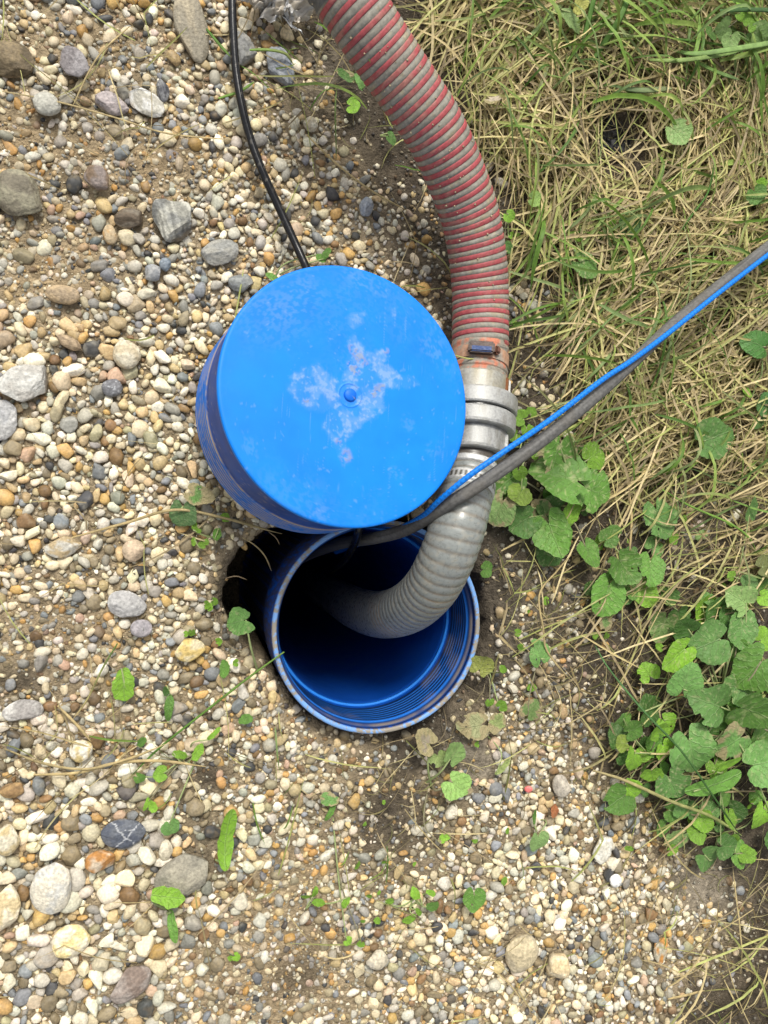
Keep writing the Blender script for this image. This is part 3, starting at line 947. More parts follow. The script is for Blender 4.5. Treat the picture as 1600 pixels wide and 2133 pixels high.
# u, v, half width, half height (photo pixels), clockwise turn, colour, second colour, angular, boxy, bury, extra, label
STONES = [
 (398, 65, 33, 74, -12, (.36, .31, .22), (.28, .25, .19), .15, 0, .35, 0, 'long flat beige stone left of the black cable at the top'),
 (160, 143, 34, 28, 35, (.30, .28, .28), (.22, .20, .20), .35, .2, .35, 0, 'lilac grey blocky stone in the upper left gravel'),
 (101, 227, 27, 25, 0, (.46, .45, .39), (.38, .37, .32), 0, 0, .2, 0, 'smooth round pale grey stone at the upper left'),
 (233, 222, 34, 23, 10, (.40, .35, .34), (.30, .27, .27), .3, 0, .45, 0, 'pinkish lilac flat stone beside the white quartz stone'),
 (305, 219, 38, 25, 30, (.62, .61, .57), (.42, .40, .34), .5, 0, .5, 0, 'white quartz stone half sunk in sand at the upper left'),
 (339, 195, 13, 23, -10, (.10, .10, .11), (.22, .22, .22), .3, 0, .2, 2, 'small dark striped stone above the white quartz'),
 (26, 133, 44, 36, 10, (.22, .17, .10), (.13, .10, .06), .3, 0, .3, 0, 'muddy brown stone at the left edge near the top'),
 (42, 410, 49, 46, 20, (.17, .15, .11), (.26, .24, .17), .3, 0, .3, 0, 'large rough grey-brown stone at the left edge'),
 (357, 468, 39, 41, 0, (.42, .41, .35), (.24, .24, .22), .6, .5, .1, 2, 'angular grey block stone standing out of the gravel left of the cable'),
 (458, 528, 39, 25, -20, (.33, .32, .28), (.27, .27, .25), .4, 0, .5, 0, 'flat light grey stone above left of the blue cap'),
 (501, 592, 26, 20, -5, (.30, .31, .29), (.22, .23, .23), .4, 0, .35, 0, 'small grey angular stone close to the upper left of the cap'),
 (507, 108, 29, 36, 0, (.31, .30, .27), (.24, .24, .23), .3, 0, .35, 0, 'grey stone right behind the black cable near the top'),
 (580, 146, 26, 40, -25, (.21, .23, .26), (.28, .29, .30), .4, .2, .3, 0, 'blue-grey slab stone under grass blades near the top'),
 (132, 617, 34, 19, 6, (.44, .33, .20), (.34, .26, .17), 0, 0, .15, 0, 'smooth tan oval stone on the left'),
 (266, 742, 28, 29, 0, (.66, .60, .46), (.52, .44, .30), .15, 0, .15, 0, 'round cream stone left of the cap'),
 (55, 800, 54, 37, -18, (.52, .51, .47), (.42, .40, .36), .5, .1, .35, 0, 'large pale grey triangular stone near the left edge'),
 (8, 876, 30, 42, 15, (.48, .47, .45), (.36, .36, .36), .2, 0, .35, 0, 'pale grey stone cut by the left edge below the triangular stone'),
 (235, 810, 20, 18, -20, (.20, .20, .21), (.15, .15, .16), 0, 0, .2, 1, 'dark grey pebble with a white cross vein left of the cap'),
 (136, 1138, 38, 22, -10, (.48, .46, .40), (.40, .31, .18), .3, 0, .3, 0, 'pale grey pointed stone with a tan tip'),
 (280, 1146, 23, 23, 0, (.56, .43, .30), (.46, .36, .25), .2, 0, .25, 0, 'rounded pinkish tan stone left of the dark hole'),
 (265, 1257, 39, 28, 15, (.38, .37, .36), (.46, .45, .43), .1, 0, .2, 0, 'smooth light grey kidney-shaped stone left of the hole'),
 (295, 1306, 22, 18, 0, (.38, .35, .36), (.30, .28, .29), 0, 0, .2, 0, 'small lilac oval pebble below the kidney-shaped stone'),
 (394, 1350, 32, 24, -5, (.58, .43, .16), (.62, .54, .35), .25, 0, .2, 0, 'yellow marbled stone beside the dark hole'),
 (50, 1478, 40, 25, -10, (.54, .52, .48), (.30, .28, .26), .3, 0, .4, 0, 'white and grey rough stone beside dry straw at the left'),
 (258, 1728, 44, 30, 5, (.085, .095, .12), (.13, .14, .16), .2, 0, .1, 1, 'dark slate blue stone with thin white veins at the lower left'),
 (208, 1787, 30, 26, 10, (.42, .20, .06), (.55, .45, .33), .5, .3, .15, 0, 'orange-brown and cream blocky stone under the slate blue stone'),
 (110, 1840, 40, 52, 12, (.62, .57, .46), (.50, .49, .45), .05, 0, .2, 0, 'large smooth cream oval stone at the lower left'),
 (385, 1812, 64, 41, -22, (.34, .31, .24), (.26, .24, .19), .35, 0, .25, 0, 'broad rough sandstone slab with a leaf lying on it'),
 (150, 1949, 37, 33, -15, (.72, .58, .28), (.75, .68, .52), .15, 0, .1, 0, 'bright yellow-cream rounded stone at the lower left'),
 (13, 1882, 30, 47, 8, (.66, .58, .42), (.56, .45, .26), .05, 0, .2, 0, 'tall cream oval stone cut by the lower left edge'),
 (17, 1740, 25, 33, -5, (.60, .55, .42), (.50, .40, .22), .2, 0, .25, 0, 'cream stone at the left edge above the oval ones'),
 (272, 2040, 46, 30, -32, (.21, .16, .13), (.28, .24, .21), .25, 0, .25, 0, 'purple-brown flat stone near the bottom left'),
 (170, 1556, 23, 25, 0, (.66, .62, .52), (.55, .43, .20), .4, 0, .2, 0, 'white stone with yellow stain among dry straws'),
 (345, 1765, 14, 24, 5, (.64, .58, .44), (.52, .46, .34), 0, 0, .2, 0, 'narrow cream pebble right of the slate blue stone'),
 (1080, 1971, 35, 45, 25, (.50, .42, .27), (.42, .36, .25), .35, 0, .3, 0, 'broad flat beige stone in the bottom gravel'),
 (1155, 2001, 24, 24, 5, (.62, .49, .29), (.68, .58, .40), .1, .5, .15, 0, 'squarish cream stone right of the broad beige one'),
 (1245, 1762, 22, 29, 25, (.68, .66, .58), (.56, .53, .44), .6, 0, .25, 0, 'angular white quartz chunk in the lower right gravel'),
 (782, 1991, 24, 20, 0, (.54, .48, .36), (.46, .42, .34), .1, 0, .3, 0, 'pale oval stone at the bottom centre'),
 (1370, 1971, 16, 30, 5, (.44, .40, .30), (.46, .22, .06), .4, 0, .25, 0, 'narrow grey stone with an orange band at the lower right'),
 (206, 381, 26, 29, -20, (.17, .12, .08), (.24, .20, .18), .6, 0, .15, 0, 'dark reddish brown angular stone in the sandy patch'),
 (272, 462, 31, 22, -10, (.13, .10, .07), (.20, .17, .13), .4, 0, .3, 0, 'dark brown muddy stone left of the grey block stone'),
 (230, 493, 14, 20, -10, (.40, .25, .11), (.48, .38, .24), .1, 0, .2, 0, 'orange-brown upright pebble below the dark brown stone'),
 (345, 555, 13, 14, 0, (.17, .21, .25), (.22, .25, .28), .2, 0, .2, 0, 'blue-grey pebble below the grey block stone'),
 (319, 573, 16, 18, 0, (.26, .27, .28), (.34, .34, .33), .2, 0, .2, 0, 'mid grey rounded pebble next to the blue-grey pebble'),
 (1275, 1828, 13, 14, 0, (.80, .79, .76), (.74, .73, .70), 0, 0, .15, 0, 'small pure white round pebble in the lower right gravel'),
 (1162, 1632, 18, 26, -20, (.48, .43, .35), (.40, .36, .30), .2, 0, .2, 0, 'beige teardrop pebble near the weeds at lower right'),
 (1096, 1640, 9, 7, 15, (.75, .16, .15), (.70, .20, .18), 0, 0, .1, 0, 'pink-red painted pebble below the casing'),
 (28, 1640, 24, 16, -5, (.34, .22, .10), (.24, .15, .07), .1, 0, .2, 0, 'brown oval pebble at the left edge below the straw'),
 (760, 436, 15, 20, 10, (.28, .31, .35), (.34, .36, .38), .1, 0, .2, 0, 'blue-grey oval pebble between the cable and the striped hose'),
 (644, 265, 16, 15, 0, (.64, .60, .48), (.50, .44, .32), .1, 0, .2, 0, 'cream round pebble right of the cable near the top'),
 (145, 716, 26, 13, 25, (.40, .30, .19), (.27, .20, .13), .3, 0, .25, 0, 'brownish pointed stone left of the round cream stone'),
]
M_STN = M_BIG
stone_xy = []
for k, (u, v, a, b, rot, c1, c2, ang, boxy, bury, extra, label) in enumerate(STONES):
    g = gnd(u, v)
    s = FPX / depth_at(g)
    ra, rb = a / s * 1.03, b / s * 1.03
    rc = min(ra, rb) * (.42 if max(ra, rb) > .018 else .62)
    small = max(a, b) < 34
    SV, SF = ICO4 if not small else ico(4)
    V = stone_shape(SV, 1000 + k, ang, .09, boxy)
    ext = np.abs(V).max(0)
    V = V / ext
    un = V.copy()
    n1, n2v, n3v = fbm(un + k, 1.6, 4, 201), fbm(un + k, 7, 3, 202), fbm(un + k * 3, 3, 3, 203)
    c1, c2 = np.array(c1), np.array(c2)
    t = sstep(.4, .6, n1)[:, None]
    c = c1 * (1 - t) + c2 * t
    c = c * (.78 + .44 * n2v[:, None])
    if extra == 1:
        vn = np.abs(un[:, 0] * .5 + un[:, 1] * .35 + .18 * (n3v - .5) * 2) < .03
        vn |= (np.abs(un[:, 0] * .9 - un[:, 1] * .6 - .2 + .3 * (n1 - .5)) < .022)
        vn |= (np.abs(un[:, 1] * .9 - .3 + .15 * (n1 - .5)) < .012) & (un[:, 0] > 0)
        c = np.where(vn[:, None], np.array([.42, .43, .44]), c)
    if extra == 2:
        st = sstep(.45, .6, noise3(np.stack([un[:, 0] * 9 + un[:, 1] * 2.5, un[:, 1] * 1.2, un[:, 2]], -1), 1, 205))
        c = c * (.7 + .5 * st[:, None])
    # soil clinging low on the stone
    d = sstep(.05, -.35, un[:, 2] + .5 * (n3v - .5)) * .7
    c = c * (1 - d[:, None]) + np.array([.20, .15, .09]) * d[:, None]
    V = V * np.array([ra, rb, rc]) + (fbm(un + 9, 5, 3, 204)[:, None] - .5) * un * .12 * min(ra, rb) * (.5 + ang)
    R = rot_matrix(math.radians(-rot), random.uniform(.02, .16), random.uniform(0, 6.28))
    V = V @ R.T
    loc = np.array([g[0], g[1], g[2] + rc * (1 - 1.15 * bury) + .004])
    o = obj('stone', mesh_np('stone', V, SF, c), M_STN)
    o.location = loc
    tag(o, label, 'stone', 'larger stones lying in the gravel')
    stone_xy.append((g[0], g[1], ra * .92, rb * .92, math.radians(-rot)))

# ------------------------------------------------------------------ gravel packing
hose_all = np.vstack([q[::12], q2[::14]])
pe_all = np.vstack([q4[::6], q3[::8]])


def free_of_hoses(x, y, z, r):
    d = np.linalg.norm(hose_all - np.array([x, y, z]), axis=1).min()
    return d > .029 + r * .5


PAL = np.array([[.66, .57, .40], [.74, .69, .57], [.50, .475, .40], [.31, .30, .265], [.22, .235, .25], [.52, .40, .22], [.50, .32, .12], [.22, .135, .065], [.06, .06, .062], [.50, .36, .25], [.38, .335, .22]])
PW = np.array([.24, .17, .15, .10, .065, .115, .065, .04, .045, .02, .05])
PW = PW / PW.sum()
PAL = PAL * np.array([1.12, 1.10, 1.04])
PALD = np.array([[.44, .36, .24], [.50, .46, .38], [.30, .28, .24], [.20, .19, .17], [.16, .17, .18], [.38, .26, .13], [.34, .18, .05], [.13, .085, .05], [.05, .05, .05], [.28, .18, .14], [.26, .21, .13]])
cells = {}
CS = .02


def hits(x, y, r, f):
    ci, cj = int(math.floor(x / CS)), int(math.floor(y / CS))
    for i in (ci - 1, ci, ci + 1):
        for j in (cj - 1, cj, cj + 1):
            for (a, b, s) in cells.get((i, j), ()):
                if (a - x) ** 2 + (b - y) ** 2 < (f * (s + r)) ** 2:
                    return True
    return False


def put(x, y, r):
    cells.setdefault((int(math.floor(x / CS)), int(math.floor(y / CS))), []).append((x, y, r))


def in_stone(x, y, pad):
    for (sx, sy, a, b, t) in stone_xy:
        dx, dy = x - sx, y - sy
        if abs(dx) > .05 or abs(dy) > .05: continue
        c_, s_ = math.cos(t), math.sin(t)
        p_, q_ = dx * c_ + dy * s_, -dx * s_ + dy * c_
        if (p_ / (a + pad)) ** 2 + (q_ / (b + pad)) ** 2 < 1:
            return True
    return False


g3 = np.random.default_rng(33)
NC = 120000
cx = g3.uniform(X0 - .03, X1 + .03, NC)
cy = g3.uniform(Y0 - .03, Y1 + .03, NC)
cov, snd, sol, cla, cu, cv = zones(cx, cy)
vis = (cu > -70) & (cu < 1670) & (cv > -70) & (cv < 2200)
size = 1 + .42 * blob(cu, cv, 120, 1880, 330, 300) + .22 * blob(cu, cv, 80, 850, 250, 300) - .12 * blob(cu, cv, 700, 350, 250, 250) - .1 * blob(cu, cv, 620, 1650, 200, 200)
rad_ = np.clip(.0030 * np.exp(g3.normal(0, .40, NC)) * size, .0016, .0072 * size)
e_ = pit(cu, cv, cx, cy)
gzc = gz_at(cx, cy)
capxy = CAP_B[:2]
ok = vis & (g3.random(NC) < np.where(cov > .9, 1, .6 * cov ** 1.8)) & (e_ > 1.03)
idx = np.where(ok)[0]
idx = idx[np.argsort(-rad_[idx] * g3.uniform(.25, 1, len(idx)), kind='stable')]
peb = []
for i in idx:
    x, y, r = cx[i], cy[i], rad_[i]
    if (x - PIPE_C[0]) ** 2 + (y - PIPE_C[1]) ** 2 < (PIPE_R + r) ** 2: continue
    if hits(x, y, r, .73): continue
    if in_stone(x, y, r * .3): continue
    if not free_of_hoses(x, y, gzc[i], r): continue
    put(x, y, r)
    peb.append((x, y, r, i, 1))
ntop = len(peb)
# pebbles of the layer below, showing in the gaps
idx2 = np.where(vis & (g3.random(NC) < cov * .30) & (e_ > 1.05))[0]
cells2, cells = cells, {}
for i in idx2:
    x, y, r = cx[i] + .004, cy[i] - .003, min(rad_[i], .005)
    if (x - PIPE_C[0]) ** 2 + (y - PIPE_C[1]) ** 2 < (PIPE_R + .01) ** 2: continue
    if hits(x, y, r, .75): continue
    if in_stone(x, y, 0): continue
    put(x, y, r)
    peb.append((x, y, r, i, 0))
print('pebbles', ntop, len(peb))
SH1 = [stone_shape(ico(2)[0], 300 + k, [0, .25, .4, .6, .8, 1.][k % 6], .22, [0, .0, .25][k % 3]) for k in range(30)]
F1 = ico(2)[1]
SH0 = [stone_shape(ico(1)[0], 500 + k, 0, .25, 0) for k in range(30)]
F0 = ico(1)[1]
SH2 = [stone_shape(ico(3)[0], 400 + k, [0, .25, .4, .6, .8, 1.][k % 6], .20, [0, .0, .25][k % 3]) for k in range(30)]
F2 = ico(3)[1]


def pebble(x, y, r, i, layer, shapes):
    S = shapes[g3.integers(len(shapes))]
    el = g3.uniform(.55, 1.0)
    V = S * np.array([r * 1.25, r * 1.25 * el, r * g3.uniform(.5, .82) * 1.05])
    R = rot_matrix(g3.uniform(0, 6.28), abs(g3.normal(0, .22)), g3.uniform(0, 6.28))
    V = V @ R.T
    z = gzc[i] + (r * g3.uniform(.30, .62) if layer else -r * .25)
    if layer: z -= snd[i] * r * .55 + sol[i] * r * .25
    dirty = np.clip(snd[i] * .9 + sol[i] * .5 + .5 * blob(cu[i], cv[i], 150, 350, 260, 330) + .35 * blob(cu[i], cv[i], 60, 1400, 200, 200) + .35 * blob(cu[i], cv[i], 500, 2050, 300, 150), 0, 1)
    k = g3.choice(len(PAL), p=PW)
    c = PAL[k] * (1 - dirty * .75) + PALD[k] * dirty * .75
    c = c * g3.uniform(.68, 1.15) * (1 + g3.normal(0, .025, 3))
    if layer == 0: c = c * .9 + np.array([.2, .15, .1]) * .1
    if g3.random() < .10 and cv[i] > 900: c = np.array([.25, .20, .12]) * g3.uniform(.7, 1.15)
    n = noise3(V + np.array([x, y, 0]), 220, 7)
    t = sstep(.45, .7, n)[:, None] * g3.uniform(.1, .5)
    c2 = PAL[g3.integers(0, 7)] * .8
    cc = c * (1 - t) + (c * .5 + c2 * .5) * t
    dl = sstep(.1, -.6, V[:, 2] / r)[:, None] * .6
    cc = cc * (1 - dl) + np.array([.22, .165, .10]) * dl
    return V, cc, np.array([x, y, z])


# the largest pebbles in view are single objects; the rest of the bed is one mass
vis_px = [(r * FPX / CAMH, kk) for kk, (x, y, r, i, l) in enumerate(peb[:ntop])
          if 15 < cu[i] < 1585 and 15 < cv[i] < 2118 and not (((cu[i] - 690) / 295) ** 2 + ((cv[i] - 840) / 295) ** 2 < 1) and cov[i] > .3]
vis_px.sort(reverse=True)
single = set(kk for _, kk in vis_px[:240])
bed = empty('gravel_bed', (0, 0, 0))
bed['kind'] = 'structure'
bigV, bigF, bigC, off = [], [], [], 0
for kk, (x, y, r, i, l) in enumerate(peb):
    if kk in single:
        V, c, loc = pebble(x, y, r, i, l, SH2)
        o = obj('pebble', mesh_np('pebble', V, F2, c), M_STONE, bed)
        o.location = loc
    else:
        tiny = r < .0023 or (l == 0 and r < .0032)
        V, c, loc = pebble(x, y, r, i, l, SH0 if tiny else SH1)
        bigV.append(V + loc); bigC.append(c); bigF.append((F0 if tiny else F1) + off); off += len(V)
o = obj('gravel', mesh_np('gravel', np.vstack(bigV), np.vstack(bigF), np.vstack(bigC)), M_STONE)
tag(o, 'loose river gravel of cream, grey and ochre pebbles', 'gravel', kind='stuff')

# grit: small grains on sand and soil
NG = 46000
x, y = g3.uniform(X0, X1, NG), g3.uniform(Y0, Y1, NG)
cov2, snd2, sol2, cla2, u_, v_ = zones(x, y)
m = (g3.random(NG) < (.35 + .6 * snd2 + .12 * sol2) * np.where(u_ > 1000, .6, 1)) & (pit(u_, v_, x, y) > 1.0) & (np.hypot(x - PIPE_C[0], y - PIPE_C[1]) > PIPE_R + .003)
x, y = x[m], y[m]
n_ = len(x)
r = .0006 + .0020 * g3.random(n_) ** 1.9
vI0, fI0 = ico(1)
ax = g3.uniform(.6, 1.2, (n_, 1, 3))
V = vI0[None] * r[:, None, None] * ax * g3.uniform(.8, 1.2, (n_, len(vI0), 1)) + np.stack([x, y, gz_at(x, y) + r * .4], -1)[:, None]
F = (fI0[None] + (np.arange(n_) * len(vI0))[:, None, None]).reshape(-1, 3)
kc = PAL[g3.choice(len(PAL), n_, p=PW)] * .8
kc = kc * (1 - .5 * sol2[m][:, None]) + np.array([.09, .07, .05]) * .5 * sol2[m][:, None]
C_ = np.repeat((kc * g3.uniform(.6, 1.1, (n_, 1)))[:, None], len(vI0), 1).reshape(-1, 3)
o = obj('sand_grit', mesh_np('sand_grit', V.reshape(-1, 3), F, C_, True), M_STONE)
tag(o, 'fine sand grains and grit between the pebbles', 'grit', kind='stuff')
# ------------------------------------------------------------------ grass
STRAW = np.array([[.58, .47, .23], [.66, .55, .30], [.50, .40, .20], [.38, .30, .17], [.24, .19, .11], [.46, .45, .17], [.36, .40, .12]])
GREEN = np.array([[.13, .24, .035], [.18, .30, .05], [.09, .18, .03], [.26, .36, .08], [.20, .28, .10]])
g4 = np.random.default_rng(44)


def blades(root, head, length, width, lift, curl, col0, col1, S=7, zbase=0.0, kink=None, fold=.35, droop=1.0):
    """many blades at once; root (N,2) ground places -> V, F, C and centre lines"""
    N = len(root)
    t = np.linspace(0, 1, S + 1)
    a = head[:, None] + curl[:, None] * t[None] + (0 if kink is None else kink[:, 0:1] * (t[None] > kink[:, 1:2]))
    st = length[:, None] / S
    dx = np.cumsum(np.cos(a) * st, 1) - np.cos(a) * st
    dy = np.cumsum(np.sin(a) * st, 1) - np.sin(a) * st
    x, y = root[:, 0:1] + dx, root[:, 1:2] + dy
    arch = np.sin(np.pi * np.clip(t, 0, 1) ** .8)[None] * lift[:, None]
    up = (t[None] ** 1.0) * lift[:, None]
    zz = droop * arch + (1 - droop) * up
    z = gz_at(x, y)
    z = np.maximum(z, -.03) + zz + np.broadcast_to(np.asarray(zbase).reshape(-1, 1) if np.ndim(zbase) else zbase, x.shape)
    ctr = np.stack([x, y, z], -1)
    nx, ny = -np.sin(a), np.cos(a)
    wt = (np.clip(np.minimum(1, (1 - t) * 3.2) * np.minimum(1, .55 + t * 3), .12, 1))[None] * width[:, None] * .5
    tw = g4.normal(0, .5, N)[:, None] + g4.normal(0, .5, N)[:, None] * t[None]
    side = np.stack([nx * np.cos(tw), ny * np.cos(tw), np.sin(tw)], -1) * wt[..., None]
    mid = ctr + np.array([0, 0, -1]) * (wt * fold)[..., None]
    V = np.stack([ctr - side, mid, ctr + side], 2).reshape(-1, 3)
    i, j, k = np.meshgrid(np.arange(N), np.arange(S), np.arange(2), indexing='ij')
    b = i * (S + 1) * 3 + j * 3 + k
    F = np.stack([b, b + 1, b + 4, b + 3], -1).reshape(-1, 4)
    tt = t[None, :, None, None]
    C = col0[:, None, None, :] * (1 - tt) + col1[:, None, None, :] * tt
    C = np.broadcast_to(C, (N, S + 1, 3, 3)).copy()
    C[:, :, 1] *= .85
    return V, F, C.reshape(-1, 3), ctr


def clear_of_things(ctr):
    """drop blades that would run through hoses, pipe, cap or into the shaft"""
    N, S1 = ctr.shape[:2]
    p = ctr.reshape(-1, 3)
    bad = np.zeros(len(p), bool)
    for blk in range(0, len(p), 20000):
        s = slice(blk, blk + 20000)
        d = ((p[s, None, :] - hose_all[None]) ** 2).sum(-1).min(1)
        d2 = ((p[s, None, :] - pe_all[None]) ** 2).sum(-1).min(1)
        bad[s] = (d < .0305 ** 2) | (d2 < .009 ** 2)
    u, v = uv_of(p[:, 0], p[:, 1])
    cl = (p - CAP_C) @ CAP_N
    cr = np.linalg.norm((p - CAP_C) - cl[:, None] * CAP_N, axis=1)
    bad |= (cr < .123) & (cl > -.107)
    bad |= (pit(u, v, p[:, 0], p[:, 1]) < 1.0)
    bad |= np.hypot(p[:, 0] - PIPE_C[0], p[:, 1] - PIPE_C[1]) < PIPE_R + .002
    bc_ = np.linalg.norm(p - (CA + CB) / 2, axis=1) < .06
    return ~(bad | bc_ & (p[:, 2] > .0) & (np.linalg.norm(np.cross(p - CA, (CB - CA) / np.linalg.norm(CB - CA)), axis=1) < .046)).reshape(N, S1).any(1)


def scatter(n, dens):
    u, v = g4.uniform(-60, 1680, n * 6), g4.uniform(-80, 2200, n * 6)
    d = dens(u, v)
    k = np.where(g4.random(n * 6) < d / max(d.max(), 1e-6))[0][:n]
    return u[k], v[k]


def mass(name, label, cat, n, dens, lo, hi, wlo, whi, lift, pal, pal2=None, bias=None, curl=.5, S=7, zb=(0, .012), droop=1.0, kinks=.25, kcol=(.75, 1.2)):
    u, v = scatter(n, dens)
    pts = np.array([P(a, b, -.012)[:2] for a, b in zip(u, v)])
    N = len(pts)
    head = g4.uniform(0, 6.283, N)
    if bias is not None:
        bm = g4.random(N) < bias(u, v)[1]
        head = np.where(bm, bias(u, v)[0] + g4.normal(0, .35, N) + np.pi * (g4.random(N) < .5), head)
    L = g4.uniform(lo, hi, N) * np.exp(g4.normal(0, .15, N))
    W = g4.uniform(wlo, whi, N)
    c0 = pal[g4.integers(0, len(pal), N)] * g4.uniform(*kcol, (N, 1))
    c1 = (pal if pal2 is None else pal2)[g4.integers(0, len(pal if pal2 is None else pal2), N)] * g4.uniform(*kcol, (N, 1))
    mixc = g4.uniform(.2, .9, (N, 1))
    c1 = c0 * mixc + c1 * (1 - mixc)
    kk = np.stack([np.where(g4.random(N) < kinks, g4.normal(0, .8, N), 0), g4.uniform(.25, .8, N)], -1)
    root = pts - .5 * np.stack([np.cos(head), np.sin(head)], -1) * L[:, None]
    zbv = g4.uniform(zb[0], zb[1], N)
    V, F, C, ctr = blades(root, head, L, W, g4.uniform(.2, 1, N) * lift, g4.normal(0, curl, N), c0, c1, S, zbv, kk, droop=droop)
    ok_ = clear_of_things(ctr)
    vk = np.repeat(ok_, (S + 1) * 3)
    remap = np.cumsum(vk) - 1
    F = F[vk[F[:, 0]]]
    o = obj(name, mesh_np(name, V[vk], remap[F], C[vk]), M_GRASS)
    return tag(o, label, cat, kind='stuff')


GRASS_POLY = [(845, -200), (930, 110), (1010, 290), (1070, 450), (1075, 760), (1110, 850), (1250, 960), (1330, 1060), (1400, 1180), (1620, 1260), (1900, 1260), (1900, -300)]
HOLE = lambda u, v: np.clip(1.8 * blob(u, v, 1268, 285, 62, 80) + 1. * blob(u, v, 1330, 340, 80, 45) + .7 * blob(u, v, 1000, 190, 40, 60), 0, 1)


def d_dry(u, v):
    g = inpoly(u + 40 * np.sin(v / 37), v + 40 * np.sin(u / 31), GRASS_POLY).astype(float)
    bare = np.clip(1.1 * blob(u, v, 1115, 630, 80, 120) + 1. * blob(u, v, 1120, 810, 80, 80) + .85 * blob(u, v, 1470, 1060, 120, 90) + .5 * blob(u, v, 1000, 180, 60, 90)
                   + .5 * blob(u, v, 1240, 560, 60, 50), 0, 1)
    return g * (1 - .9 * HOLE(u, v)) * (1 - bare) * (1 - .55 * sstep(850, 1250, v)) + .11 * blob(u, v, 1250, 1200, 200, 170) + .16 * blob(u, v, 1560, 2060, 120, 150) + .10 * blob(u, v, 1450, 1500, 250, 250)


def bias_dry(u, v):
    # lying mostly towards the upper right lower down, swirling round the bare hole above
    a = np.where(v > 380, .75 + .2 * np.sin(u / 140), np.arctan2(-(v - 290), (u - 1270)) + 1.57)
    return a, np.where(v > 380, .55, .45)


mass('dry_thatch', 'matted dry brown grass lying over dark soil', 'dry grass', 4600, d_dry, .03, .085, .0009, .0022, .006, STRAW * np.array([.50, .48, .46]), bias=bias_dry, curl=.7, S=5, zb=(.0, .008), kinks=.35)
mass('dry_grass', 'long pale straws of dry grass at the upper right', 'dry grass', 3200, d_dry, .06, .19, .0012, .0027, .016, STRAW * 1.15, bias=bias_dry, curl=.5, S=8, zb=(.004, .018), kinks=.25)


def d_green(u, v):
    g = inpoly(u, v, GRASS_POLY).astype(float)
    return g * (1 - HOLE(u, v)) * (1.0 * blob(u, v, 1400, 40, 220, 110) + .9 * blob(u, v, 1560, 130, 130, 110) + .25 * blob(u, v, 1320, 560, 260, 160) + .25 * blob(u, v, 1050, 150, 200, 200) + .20 * blob(u, v, 1400, 850, 230, 230) + .09) + .06 * blob(u, v, 1560, 2060, 120, 150) + .05 * blob(u, v, 700, 150, 90, 100)


mass('green_grass', 'green grass blades among the dry grass', 'grass', 1500, d_green, .05, .13, .0016, .0036, .028, GREEN, np.vstack([GREEN, STRAW[:2]]), bias=bias_dry, curl=.6, S=8, zb=(.006, .022), kinks=.15)


mass('broad_grass', 'broad green grass blades in the top right corner', 'grass', 300, lambda u, v: inpoly(u, v, GRASS_POLY) * (blob(u, v, 1380, 20, 230, 100) + .8 * blob(u, v, 1580, 120, 110, 110) + .1 * blob(u, v, 1400, 450, 200, 200)),
     .06, .15, .003, .0062, .035, GREEN * 1.15, np.vstack([GREEN, GREEN, STRAW[5:7]]), curl=.5, S=10, zb=(.012, .03), kinks=.1)


def d_grav(u, v):
    return .30 * blob(u, v, 650, 170, 110, 130) + .10 * blob(u, v, 250, 150, 200, 150) + .25 * blob(u, v, 200, 1560, 180, 60) + .2 * blob(u, v, 880, 480, 50, 160) + .22 * blob(u, v, 820, 1690, 120, 110) \
        + .25 * blob(u, v, 1130, 1330, 120, 250) + .18 * blob(u, v, 430, 1150, 50, 60) + .12 * blob(u, v, 700, 1560, 200, 60) + .3 * blob(u, v, 1500, 1850, 120, 120) + .1 * blob(u, v, 1000, 2000, 350, 120) + .02


mass('loose_straw', 'thin loose dry straws scattered over gravel and soil', 'dry grass', 330, d_grav, .03, .11, .0007, .0017, .008, STRAW, curl=.5, S=7, zb=(.006, .014), kinks=.4)
mass('dead_roots', 'thin brown rootlets and fibres over the soil by the casing', 'roots', 1000, lambda u, v: blob(u, v, 1130, 1320, 140, 260) + .8 * blob(u, v, 850, 1680, 120, 110) + .6 * blob(u, v, 1380, 1500, 220, 260) + .8 * blob(u, v, 1520, 1900, 120, 170) + .4 * blob(u, v, 680, 180, 80, 120),
     .012, .05, .0005, .0011, .006, STRAW * .6, curl=1.6, S=6, zb=(.0, .005), kinks=.5)
mass('sprouting_grass', 'fine green grass sprouting through the gravel', 'grass', 120, lambda u, v: .8 * blob(u, v, 640, 1600, 60, 90) + .6 * blob(u, v, 560, 1720, 40, 70) + .5 * blob(u, v, 720, 1790, 160, 40) + .8 * blob(u, v, 580, 140, 50, 70) + .5 * blob(u, v, 1100, 1830, 50, 60) + .3 * blob(u, v, 320, 1580, 120, 60) + .6 * blob(u, v, 880, 370, 40, 60) + .4 * blob(u, v, 330, 1330, 60, 50),
     .02, .06, .0009, .0022, .012, GREEN, curl=.7, S=7, zb=(.006, .012), kinks=.3)


